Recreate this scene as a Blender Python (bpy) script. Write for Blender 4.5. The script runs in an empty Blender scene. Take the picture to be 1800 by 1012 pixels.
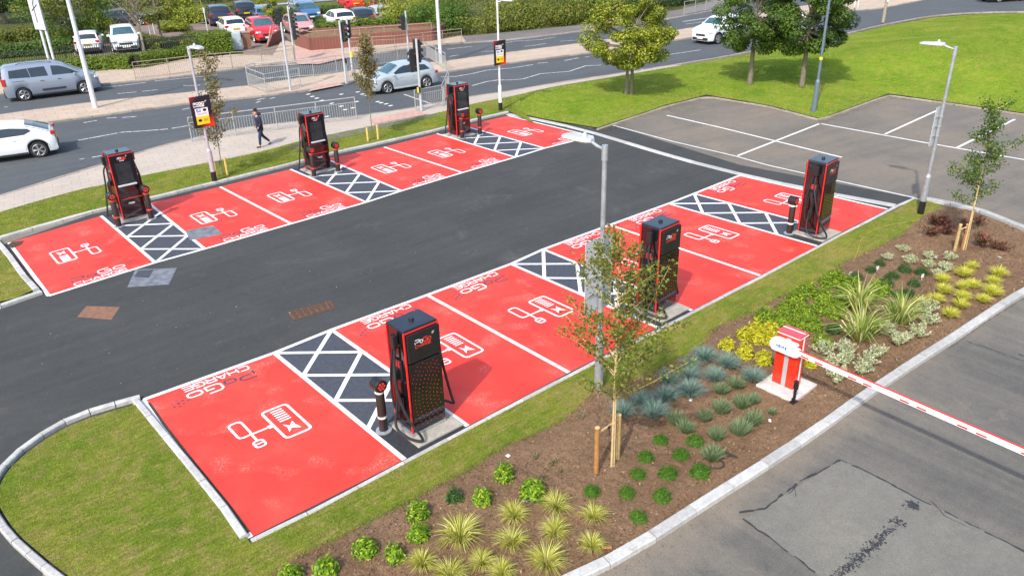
import bpy, bmesh, math, random
import numpy as np
from mathutils import Vector, Matrix
R_ = math.radians
PI = math.pi
scene = bpy.context.scene
# ------------------------------------------------------------------ camera, sky, sun, exposure
CAM_LOC = (-2.94736, -14.75924, 8.61557)
CAM_ROT = (1.12145195, 0.02523679, -0.72273322)
FPX = 1373.08            # focal length in pixels of the 1800 px wide photograph
cd = bpy.data.cameras.new('camera')
cam = bpy.data.objects.new('camera', cd)
scene.collection.objects.link(cam)
cam.location = CAM_LOC; cam.rotation_euler = CAM_ROT
cd.sensor_fit = 'HORIZONTAL'; cd.sensor_width = 36.0; cd.lens = FPX / 1800 * 36
cd.clip_start = 0.05; cd.clip_end = 2000
scene.camera = cam
SUN_EL = R_(46); SHADOW_AZ = R_(25)      # shadows point along +25 degrees in plan
w = bpy.data.worlds.new("World"); scene.world = w; w.use_nodes = True
nt = w.node_tree; nt.nodes.clear()
wo = nt.nodes.new('ShaderNodeOutputWorld'); bg = nt.nodes.new('ShaderNodeBackground'); sky = nt.nodes.new('ShaderNodeTexSky')
sky.sky_type = 'NISHITA'; sky.sun_disc = False; sky.sun_elevation = SUN_EL
tosun = Vector((-math.cos(SHADOW_AZ) * math.cos(SUN_EL), -math.sin(SHADOW_AZ) * math.cos(SUN_EL), math.sin(SUN_EL)))
sky.sun_rotation = math.atan2(tosun.x, tosun.y)
sky.air_density = 1.2; sky.dust_density = 2.5; sky.ozone_density = 1.0
nt.links.new(sky.outputs[0], bg.inputs[0]); nt.links.new(bg.outputs[0], wo.inputs[0]); bg.inputs[1].default_value = 0.15
sl = bpy.data.lights.new('sun', 'SUN'); sl.energy = 2.15; sl.angle = R_(1.2); sl.color = (1.0, 0.95, 0.88)
so = bpy.data.objects.new('sun', sl); scene.collection.objects.link(so)
so.rotation_euler = tosun.to_track_quat('Z', 'Y').to_euler(); so.location = (0, 0, 30)
scene.view_settings.view_transform = 'Standard'; scene.view_settings.look = 'None'
scene.view_settings.exposure = 0.88; scene.view_settings.gamma = 1.0
scene.cycles.use_denoising = True
scene.cycles.max_bounces = 5; scene.cycles.diffuse_bounces = 3; scene.cycles.transparent_max_bounces = 4; scene.cycles.transmission_bounces = 3

# ------------------------------------------------------------------ survey: photo pixel -> point on the plane z
_M = Matrix.Rotation(CAM_ROT[2], 3, 'Z') @ Matrix.Rotation(CAM_ROT[1], 3, 'Y') @ Matrix.Rotation(CAM_ROT[0], 3, 'X')
def G(px, py, z=0.0):
    d = _M @ Vector(((px - 900) / FPX, -(py - 506) / FPX, -1.0))
    t = (z - CAM_LOC[2]) / d.z
    return Vector(CAM_LOC) + d * t
def GP(pts, z=0.0): return [G(p[0], p[1], z) for p in pts]
def smooth(pts, n=6, closed=False):
    P = [Vector(p) for p in pts]; out = []; N = len(P)
    rng_ = range(N if closed else N - 1)
    for i in rng_:
        if closed: a, b, c, d = P[(i-1) % N], P[i], P[(i+1) % N], P[(i+2) % N]
        else: a, b, c, d = P[max(i-1, 0)], P[i], P[i+1], P[min(i+2, N-1)]
        for k in range(n):
            t = k / n
            out.append(0.5 * ((2*b) + (c-a)*t + (2*a-5*b+4*c-d)*t*t + (3*b-a-3*c+d)*t*t*t))
    if not closed: out.append(P[-1])
    return out

# ------------------------------------------------------------------ materials
MATS = {}
class NB:
    def __init__(s, name, rough=0.8, metal=0.0, spec=0.5):
        s.m = bpy.data.materials.new(name); s.m.use_nodes = True; s.t = s.m.node_tree; s.t.nodes.clear()
        s.o = s.t.nodes.new('ShaderNodeOutputMaterial'); s.b = s.t.nodes.new('ShaderNodeBsdfPrincipled')
        s.t.links.new(s.b.outputs[0], s.o.inputs[0])
        s.b.inputs['Roughness'].default_value = rough; s.b.inputs['Metallic'].default_value = metal
        s.b.inputs['Specular IOR Level'].default_value = spec
        s.tc = s.t.nodes.new('ShaderNodeTexCoord'); s.name = name
    def L(s, a, b): s.t.links.new(a, b)
    def coord(s, scale=(1, 1, 1), rot=0.0, which='Object'):
        mp = s.t.nodes.new('ShaderNodeMapping'); mp.inputs['Scale'].default_value = scale
        mp.inputs['Rotation'].default_value = (0, 0, rot)
        # rotate first, then stretch
        if rot:
            r = s.t.nodes.new('ShaderNodeMapping'); r.inputs['Rotation'].default_value = (0, 0, rot)
            s.L(s.tc.outputs[which], r.inputs[0]); mp.inputs['Rotation'].default_value = (0, 0, 0); s.L(r.outputs[0], mp.inputs[0])
        else: s.L(s.tc.outputs[which], mp.inputs[0])
        return mp.outputs[0]
    def noise(s, scale, detail=4, rough=0.6, co=None, dist=0.0):
        n = s.t.nodes.new('ShaderNodeTexNoise'); n.inputs['Scale'].default_value = scale; n.inputs['Detail'].default_value = detail
        n.inputs['Roughness'].default_value = rough; n.inputs['Distortion'].default_value = dist
        s.L(co if co is not None else s.tc.outputs['Object'], n.inputs['Vector']); return n.outputs['Fac']
    def ramp(s, fac, stops):
        r = s.t.nodes.new('ShaderNodeValToRGB'); e = r.color_ramp.elements
        while len(e) < len(stops): e.new(0.5)
        for i, (p, c) in enumerate(stops):
            e[i].position = p; e[i].color = (c[0], c[1], c[2], 1) if not isinstance(c, (int, float)) else (c, c, c, 1)
        s.L(fac, r.inputs[0]); return r.outputs[0]
    def mix(s, fac, a, b, mode='MIX'):
        n = s.t.nodes.new('ShaderNodeMix'); n.data_type = 'RGBA'; n.blend_type = mode
        for v, i in ((fac, 0), (a, 6), (b, 7)):
            if isinstance(v, bpy.types.NodeSocket): s.L(v, n.inputs[i])
            else: n.inputs[i].default_value = v if i == 0 else (v[0], v[1], v[2], 1)
        return n.outputs[2]
    def col(s, c):
        if isinstance(c, bpy.types.NodeSocket): s.L(c, s.b.inputs['Base Color'])
        else: s.b.inputs['Base Color'].default_value = (c[0], c[1], c[2], 1)
    def bump(s, h, strength=0.3, dist=0.01):
        n = s.t.nodes.new('ShaderNodeBump'); n.inputs['Strength'].default_value = strength; n.inputs['Distance'].default_value = dist
        s.L(h, n.inputs['Height']); s.L(n.outputs[0], s.b.inputs['Normal'])
    def done(s): MATS[s.name] = s.m; return s.m

def simple(name, c, rough=0.6, metal=0.0, var=0.12, scale=6.0, spec=0.5, bump=0.0, coat=0.0):
    n = NB(name, rough, metal, spec)
    f = n.noise(scale, 5, 0.6)
    lo = [x * (1 - var) for x in c]; hi = [min(1, x * (1 + var)) for x in c]
    n.col(n.ramp(f, [(0.3, lo), (0.7, hi)]))
    if bump: n.bump(n.noise(scale * 12, 3), bump, 0.01)
    if coat: n.b.inputs['Coat Weight'].default_value = coat; n.b.inputs['Coat Roughness'].default_value = 0.05
    return n.done()

def asphalt(name, base, light, dark, streak=0.0, rot=0.0, rough=0.9, spark=1.35, dust=None, shore=False, dustk=.6):
    n = NB(name, rough)
    big = n.noise(0.35, 5, 0.6)
    c = n.ramp(big, [(0.34, dark), (0.5, base), (0.68, light)])
    if streak:
        st = n.noise(1.0, 4, 0.55, co=n.coord((0.12, 2.2, 1), rot))
        c = n.mix(streak, c, n.ramp(st, [(0.35, dark), (0.65, light)]))
    med = n.noise(5, 6, 0.7)
    c = n.mix(0.35, c, n.ramp(med, [(0.3, [x*0.7 for x in base]), (0.7, [x*1.3 for x in base])]))
    if shore:
        sp = n.t.nodes.new('ShaderNodeSeparateXYZ'); n.L(n.tc.outputs['Object'], sp.inputs[0]); ma = n.t.nodes.new('ShaderNodeMath'); ma.operation = 'MULTIPLY_ADD'; n.L(sp.outputs[1], ma.inputs[0]); ma.inputs[1].default_value = .62; ma.inputs[2].default_value = 6.15
        mb = n.t.nodes.new('ShaderNodeMath'); mb.operation = 'MULTIPLY_ADD'; n.L(n.noise(.8, 7, .7), mb.inputs[0]); mb.inputs[1].default_value = 1.4; n.L(ma.outputs[0], mb.inputs[2])
        c = n.mix(n.ramp(mb.outputs[0], [(.50, 0.0), (1.0, .55)]), c, dust)
    if dust:
        dn = n.noise(0.55, 7, 0.72, dist=0.6)
        c = n.mix(n.ramp(dn, [(0.58, 0.0), (0.72, dustk)]), c, dust)
        dk = n.noise(1.7, 6, 0.7, co=n.coord((1, 1, 1), 0.7)); c = n.mix(n.ramp(dk, [(0.28, 0.55), (0.40, 0.0)]), c, dark)
    fine = n.noise(95, 3, 0.75)
    c = n.mix(1.0, c, n.ramp(fine, [(0.32, 0.55), (0.5, 1.0), (0.68, spark)]), 'MULTIPLY')
    n.col(c); n.bump(fine, 0.6, 0.006)
    return n.done()
asphalt('new_asphalt', (.043, .0455, .044), (.066, .067, .063), (.029, .032, .031), 0.4, R_(0), dust=(.15, .135, .115), dustk=.35)
asphalt('old_asphalt', (.122, .114, .100), (.20, .175, .14), (.062, .064, .064), 0.5, R_(92), dust=(.26, .21, .155), shore=True)
asphalt('lot_asphalt', (.165, .145, .120), (.24, .185, .135), (.10, .094, .084), 0.3, R_(10), dust=(.25, .185, .125))
asphalt('road_asphalt', (.072, .080, .086), (.10, .107, .112), (.054, .061, .066), 0.45, R_(5))
asphalt('far_asphalt', (.21, .155, .125), (.28, .21, .17), (.13, .11, .1), 0.1)
asphalt('patch_asphalt', (.158, .152, .130), (.21, .195, .16), (.115, .112, .102), 0.2, dust=(.23, .21, .165))
asphalt('footway_asphalt', (.15, .135, .125), (.2, .175, .16), (.11, .1, .1), 0.2)

def red_paint():
    n = NB('red_bay_paint', 0.62)
    big = n.noise(0.8, 5, 0.6); fine = n.noise(70, 3, 0.7)
    c = n.ramp(big, [(0.3, (.68, .034, .020)), (0.55, (.77, .048, .030)), (0.75, (.81, .074, .048))])
    c = n.mix(1.0, c, n.ramp(fine, [(0.3, 0.82), (0.7, 1.1)]), 'MULTIPLY')
    sc = n.noise(1.3, 2, 0.5); sp = n.noise(55, 4, 0.8)
    m1 = n.ramp(sc, [(0.55, 0.0), (0.70, 1.0)]); m2 = n.ramp(sp, [(0.53, 0.0), (0.62, 1.0)])
    mk = n.mix(1.0, m1, m2, 'MULTIPLY')
    c = n.mix(mk, c, (.85, .38, .3))
    st = n.noise(2.2, 5, 0.7); 
    c = n.mix(n.ramp(st, [(0.66, 0.0), (0.8, 0.5)]), c, (.45, .06, .045))
    ty = n.noise(1.0, 5, 0.65, co=n.coord((2.6, 0.22, 1), 0.05)); c = n.mix(n.ramp(ty, [(0.57, 0.0), (0.70, 0.22)]), c, (.30, .05, .04))
    n.col(c); n.bump(fine, 0.5, 0.005); return n.done()
red_paint()
def line_paint():
    n = NB('white_line_paint', 0.65)
    f = n.noise(4, 5, 0.7); g = n.noise(60, 3, 0.7)
    c = n.ramp(f, [(0.3, (.66, .65, .63)), (0.6, (.82, .82, .81))])
    c = n.mix(n.ramp(g, [(0.59, 0.0), (0.68, 0.6)]), c, (.3, .28, .26))
    n.col(c); n.bump(g, 0.4, 0.004); return n.done()
line_paint()
def worn_paint():
    n = NB('worn_line_paint', 0.7)
    g = n.noise(9, 6, 0.8)
    n.col(n.ramp(g, [(0.42, (.17, .17, .175)), (0.56, (.68, .68, .66))])); return n.done()
worn_paint()
simple('navy_paint', (.045, .05, .08), 0.7, var=0.2, scale=9, bump=0.2)
simple('hatch_asphalt', (.052, .058, .075), 0.8, var=0.25, scale=12, bump=0.3)
def concrete(name, base, var=0.2, joint=None):
    n = NB(name, 0.85)
    f = n.noise(2.2, 6, 0.65); g = n.noise(45, 4, 0.7); h = n.noise(9, 4, 0.7)
    c = n.ramp(f, [(0.3, [x*(1-var) for x in base]), (0.7, [x*(1+var) for x in base])])
    c = n.mix(0.5, c, n.ramp(h, [(0.35, [x*.72 for x in base]), (0.6, [x*1.12 for x in base])]))
    c = n.mix(1.0, c, n.ramp(g, [(0.3, 0.8), (0.7, 1.12)]), 'MULTIPLY')
    gg = n.t.nodes.new('ShaderNodeNewGeometry'); c = n.mix(1.0, c, n.ramp(gg.outputs['Random Per Island'], [(0.0, 0.80), (1.0, 1.08)]), 'MULTIPLY')
    dt = n.noise(3.0, 7, 0.75); c = n.mix(n.ramp(dt, [(0.55, 0.0), (0.68, 0.5)]), c, [x*.45 for x in base])
    n.col(c); n.bump(g, 0.5, 0.004); return n.done()
concrete('kerb_concrete', (.47, .465, .445)); concrete('pad_concrete', (.43, .39, .33), 0.3); concrete('white_concrete', (.66, .62, .58), .12)
concrete('old_kerb_concrete', (.33, .29, .25), 0.3)
def paving(name, c1, c2, mortar, sx, sy, rot, ms=0.02):
    n = NB(name, 0.85)
    b = n.t.nodes.new('ShaderNodeTexBrick'); b.offset = 0.5
    b.inputs['Scale'].default_value = 1.0; b.inputs['Brick Width'].default_value = sx; b.inputs['Row Height'].default_value = sy
    b.inputs['Mortar Size'].default_value = ms; b.inputs['Color1'].default_value = (*c1, 1); b.inputs['Color2'].default_value = (*c2, 1); b.inputs['Mortar'].default_value = (*mortar, 1)
    n.L(n.coord((1, 1, 1), rot), b.inputs['Vector'])
    c = n.mix(0.35, b.outputs[0], n.ramp(n.noise(0.6, 5, 0.6), [(0.35, [x*.75 for x in c1]), (0.7, [x*1.15 for x in c1])]))
    c = n.mix(1.0, c, n.ramp(n.noise(30, 4, 0.7), [(0.3, 0.8), (0.7, 1.12)]), 'MULTIPLY')
    n.col(c); return n.done()
paving('buff_paving', (.50, .39, .29), (.42, .33, .26), (.26, .21, .17), 0.9, 0.6, R_(8))
paving('path_paving', (.47, .40, .33), (.43, .37, .31), (.30, .26, .22), 0.6, 0.45, R_(12), 0.012)
paving('tactile_paving', (.55, .34, .27), (.50, .31, .25), (.3, .18, .15), 0.4, 0.4, R_(8), 0.02)
paving('brick_wall', (.22, .07, .05), (.17, .055, .04), (.2, .13, .1), 0.23, 0.08, 0, 0.008)
def grassy(name, a, b, dry, dryamt=0.5, rot=0.0):
    n = NB(name, 0.95, spec=0.15)
    f = n.noise(0.55, 6, 0.65); g = n.noise(22, 5, 0.75); h = n.noise(3.5, 4, 0.6)
    c = n.ramp(f, [(0.35, a), (0.65, b)])
    c = n.mix(n.ramp(h, [(0.45, 0.0), (0.7, dryamt)]), c, dry)
    st = n.noise(6.0, 5, 0.7, co=n.coord((0.5, 3.0, 1), rot))
    c = n.mix(1.0, c, n.ramp(st, [(0.35, 0.72), (0.65, 1.2)]), 'MULTIPLY')
    c = n.mix(1.0, c, n.ramp(g, [(0.3, 0.6), (0.7, 1.35)]), 'MULTIPLY')
    n.col(c); n.bump(g, 0.8, 0.03); return n.done()
grassy('turf', (.12, .18, .014), (.22, .23, .03), (.32, .24, .09), 0.75)
grassy('mound_turf', (.11, .22, .008), (.19, .29, .016), (.32, .28, .05), 0.75, R_(25))
grassy('rough_ground', (.07, .10, .02), (.12, .13, .03), (.2, .16, .07), 0.6)
def soil():
    n = NB('soil', 0.95, spec=0.2)
    f = n.noise(0.8, 6, 0.65); g = n.noise(28, 6, 0.8); h = n.noise(90, 3, 0.8)
    c = n.ramp(f, [(0.3, (.18, .105, .058)), (0.7, (.28, .175, .10))])
    c = n.mix(1.0, c, n.ramp(g, [(0.33, 0.5), (0.5, 1.0), (0.7, 1.5)]), 'MULTIPLY')
    c = n.mix(n.ramp(h, [(0.62, 0.0), (0.72, 0.7)]), c, (.38, .26, .16))
    n.col(c); n.bump(g, 1.0, 0.04); return n.done()
soil()
def leafm(name, a, b, c2=None, trans=0.35, patch=None):
    n = NB(name, 0.55, spec=0.35)
    geo = n.t.nodes.new('ShaderNodeNewGeometry')
    stops = [(0.0, a), (0.6, b)] + ([(1.0, c2)] if c2 else [])
    c = n.ramp(geo.outputs['Random Per Island'], stops)
    if patch:
        c = n.mix(n.ramp(n.noise(patch[0], 6, 0.7, dist=.5), [(0.47, 0.0), (0.56, 0.9)]), c, patch[1]); c = n.mix(n.ramp(n.noise(patch[0]*1.9, 5, 0.65, co=n.coord((1, 1, 1), .9)), [(0.36, 0.75), (0.48, 0.0)]), c, patch[2])
    n.col(c)
    tr = n.t.nodes.new('ShaderNodeBsdfTranslucent'); n.L(c, tr.inputs[0])
    ms = n.t.nodes.new('ShaderNodeMixShader'); ms.inputs[0].default_value = trans
    n.L(n.b.outputs[0], ms.inputs[1]); n.L(tr.outputs[0], ms.inputs[2]); n.L(ms.outputs[0], n.o.inputs[0])
    return n.done()
leafm('grass_blades', (.14, .24, .014), (.24, .34, .028), (.42, .38, .12), patch=(.55, (.42, .33, .13), (.085, .23, .012)))
leafm('dry_grass_blades', (.22, .20, .04), (.36, .31, .1), (.45, .38, .18))
leafm('verge_blades', (.15, .25, .018), (.21, .29, .024), (.30, .33, .05), patch=(.30, (.34, .34, .07), (.10, .22, .012)))
leafm('leaf_mid', (.04, .10, .012), (.09, .17, .02), (.17, .24, .03))
leafm('leaf_lime', (.11, .17, .012), (.26, .31, .02), (.50, .48, .06))
leafm('leaf_dark', (.018, .045, .01), (.045, .085, .02), (.085, .12, .03))
leafm('leaf_olive', (.07, .12, .014), (.16, .20, .025), (.34, .28, .05))
leafm('leaf_autumn', (.10, .10, .03), (.22, .20, .08), (.40, .32, .14))
leafm('leaf_glossy', (.05, .15, .008), (.18, .34, .012), (.50, .56, .04))
leafm('leaf_yellow', (.30, .33, .01), (.55, .52, .02), (.75, .66, .05))
leafm('leaf_dome', (.04, .13, .008), (.08, .21, .01), (.14, .28, .015))
leafm('leaf_darkdome', (.02, .075, .012), (.04, .12, .018), (.07, .17, .02))
leafm('leaf_lavender', (.12, .19, .08), (.22, .30, .15), (.36, .43, .24))
leafm('leaf_blue', (.14, .24, .20), (.24, .36, .29), (.42, .50, .42))
leafm('leaf_sedge', (.30, .33, .03), (.58, .56, .10), (.85, .80, .38))
leafm('leaf_gold', (.42, .44, .03), (.68, .66, .09), (.88, .82, .25))
leafm('leaf_cream', (.30, .38, .14), (.60, .62, .36), (.85, .83, .68))
leafm('leaf_strap', (.12, .24, .03), (.50, .52, .13), (.85, .80, .42))
leafm('leaf_red', (.05, .06, .02), (.13, .06, .04), (.42, .09, .05))
leafm('hedge_bright', (.07, .13, .01), (.15, .23, .015), (.28, .33, .03))
simple('bark', (.17, .15, .11), 0.9, var=0.35, scale=14, bump=0.6)
simple('pale_bark', (.32, .27, .2), 0.9, var=0.3, scale=14, bump=0.5)
simple('bamboo', (.55, .40, .2), 0.6, var=0.25, scale=20)
simple('stake_wood', (.42, .29, .12), 0.8, var=0.3, scale=14, bump=0.4)
simple('orange_wood', (.36, .17, .05), 0.8, var=0.3, scale=14, bump=0.4)
simple('yellow_wood', (.62, .45, .12), 0.7, var=0.2, scale=14)
simple('black_gloss', (.008, .009, .011), 0.12, var=0.2, scale=3, coat=0.6)
simple('black_satin', (.014, .014, .016), 0.4, var=0.3, scale=5)
simple('black_rubber', (.016, .016, .018), 0.6, var=0.3, scale=8)
simple('cap_black_sky_tint', (.016, .020, .030), 0.22, var=0.2, scale=4, coat=0.3)  # glossy black cap; blue of the mirrored sky mixed into its base colour
simple('trim_red', (.75, .022, .016), 0.35, var=0.08, scale=3, coat=0.4)
simple('dot_red', (.75, .05, .03), 0.5, var=0.1)
simple('maroon_gloss', (.030, .008, .008), 0.15, var=0.4, scale=2, coat=0.5)
simple('sticker_red', (.5, .03, .04), 0.5, var=0.3, scale=40)
simple('bollard_brown', (.022, .014, .013), 0.45, var=0.3, scale=6)
simple('reflect_white', (.72, .72, .72), 0.4, var=0.05)
simple('white_gloss', (.80, .80, .80), 0.3, var=0.03)
simple('letter_white', (.82, .82, .82), 0.6, var=0.03)
simple('galvanised', (.42, .45, .48), 0.42, 0.55, var=0.18, scale=9)
simple('lamp_grey', (.50, .52, .55), 0.45, 0.2, var=0.1, scale=7)
simple('pole_white', (.66, .66, .68), 0.4, var=0.06, scale=4)
simple('pole_lilac', (.40, .40, .44), 0.45, 0.1, var=0.08, scale=5)
simple('pole_blue_grey', (.12, .17, .21), 0.4, 0.1, var=0.1, scale=4)
simple('railing_grey', (.42, .42, .41), 0.5, 0.4, var=0.15, scale=10)
simple('rust_railing', (.34, .27, .2), 0.7, 0.2, var=0.3, scale=12)
simple('fence_black', (.02, .03, .028), 0.5, var=0.2)
simple('barrier_red', (.78, .03, .01), 0.35, var=0.06, scale=3, coat=0.3)
simple('barrier_lid', (.66, .06, .07), 0.3, var=0.06, scale=3, coat=0.4)
simple('arm_red', (.72, .02, .015), 0.5, var=0.05)
simple('grey_stripe', (.36, .36, .37), 0.5, var=0.1)
simple('rust_iron', (.15, .065, .035), 0.85, 0.2, var=0.4, scale=10, bump=0.4)
simple('rust_plate', (.21, .105, .065), 0.85, var=0.25, scale=7, bump=0.3)
simple('patch_stone', (.15, .165, .19), 0.85, var=0.4, scale=5, bump=0.5)
simple('tar', (.028, .030, .036), 0.6, var=0.4, scale=12, bump=0.5)
simple('debris', (.06, .045, .03), 0.95, var=0.6, scale=30, bump=0.8)
simple('sign_yellow', (.85, .62, .01), 0.5, var=0.03)
simple('sign_blue', (.02, .10, .42), 0.5, var=0.05)
simple('sign_grey', (.52, .55, .6), 0.5, var=0.08)
simple('sign_back', (.55, .57, .59), 0.45, 0.3, var=0.06)
simple('box_yellow', (.85, .48, .01), 0.45, var=0.05)
simple('signal_black', (.02, .022, .024), 0.5, var=0.15)
simple('car_silver', (.50, .56, .61), 0.28, 0.35, var=0.03, scale=2, coat=0.8)
simple('car_blue_grey', (.27, .31, .39), 0.3, 0.35, var=0.03, scale=2, coat=0.8)
simple('car_white', (.80, .82, .84), 0.3, 0.0, var=0.02, scale=2, coat=0.8)
simple('car_red', (.62, .015, .02), 0.3, 0.0, var=0.03, scale=2, coat=0.8)
simple('car_dark_red', (.40, .02, .04), 0.3, 0.0, var=0.03, scale=2, coat=0.8)
simple('car_navy', (.018, .022, .055), 0.25, 0.2, var=0.03, scale=2, coat=0.8)
simple('car_black', (.012, .013, .018), 0.25, 0.1, var=0.03, scale=2, coat=0.8)
simple('car_grey', (.06, .06, .075), 0.3, 0.3, var=0.03, scale=2, coat=0.8)
simple('car_blue', (.05, .16, .32), 0.3, 0.2, var=0.03, scale=2, coat=0.8)
simple('car_ice_blue', (.30, .38, .46), 0.3, 0.3, var=0.03, scale=2, coat=0.8)
simple('car_rose', (.62, .30, .27), 0.3, 0.1, var=0.03, scale=2, coat=0.8)
simple('car_glass', (.018, .028, .036), 0.06, var=0.2, scale=2, spec=0.8)
simple('windscreen_glass', (.045, .10, .125), 0.08, var=0.3, scale=3, spec=0.8)
simple('car_plastic', (.022, .026, .03), 0.6, var=0.15)
simple('tyre_rubber', (.018, .018, .019), 0.85, var=0.2)
simple('alloy', (.42, .43, .45), 0.35, 0.7, var=0.08)
simple('tail_lamp', (.42, .012, .015), 0.2, var=0.1, coat=0.6)
simple('head_lamp', (.62, .66, .7), 0.12, 0.3, var=0.15, scale=12, coat=0.8)
simple('plate_yellow', (.75, .5, .02), 0.5, var=0.05); simple('plate_white', (.75, .76, .76), 0.5, var=0.05)
simple('skin', (.48, .26, .18), 0.6, var=0.08); simple('hair', (.06, .035, .022), 0.8, var=0.3, scale=60)
simple('jacket_navy', (.008, .016, .045), 0.7, var=0.25, scale=9, bump=0.4); simple('denim', (.016, .026, .07), 0.85, var=0.25, scale=14)
simple('shoe_black', (.012, .012, .012), 0.5); simple('pebble', (.45, .40, .36), 0.8, var=0.3)
simple('black_hose', (.02, .02, .02), 0.5); simple('litter_white', (.78, .78, .8), 0.6)
simple('cabinet_paint', (.42, .50, .55), 0.5, var=0.08)
simple('yellow_mark', (.38, .32, .05), 0.9, var=0.3, scale=8)
simple('hi_gloss_screen', (.03, .032, .036), 0.08, var=0.4, scale=4, spec=0.7)
def lens(name, col, em=0.0):
    n = NB(name, 0.25); n.col(col)
    if em: n.b.inputs['Emission Color'].default_value = (*col, 1); n.b.inputs['Emission Strength'].default_value = em
    return n.done()
lens('lens_red_lit', (.9, .05, .05), 1.2); lens('lens_amber_lit', (.95, .45, .02), 1.0); lens('lens_off', (.03, .03, .03))
def signred():   # printed dark board with red corners
    n = NB('sign_print', 0.45)
    g = n.t.nodes.new('ShaderNodeSeparateXYZ'); n.L(n.tc.outputs['Object'], g.inputs[0])
    m = n.t.nodes.new('ShaderNodeMath'); m.operation = 'MULTIPLY_ADD'; n.L(g.outputs[0], m.inputs[0]); m.inputs[1].default_value = -0.9
    n.L(g.outputs[2], m.inputs[2]); m2 = n.t.nodes.new('ShaderNodeMath'); m2.operation = 'MULTIPLY_ADD'; n.L(m.outputs[0], m2.inputs[0]); m2.inputs[1].default_value = .52; m2.inputs[2].default_value = .21; m = m2
    n.col(n.ramp(m.outputs[0], [(0.10, (.80, .03, .01)), (0.30, (.012, .012, .02)), (0.78, (.012, .012, .02)), (.92, (.33, .01, .03))])); return n.done()
signred()

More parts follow.
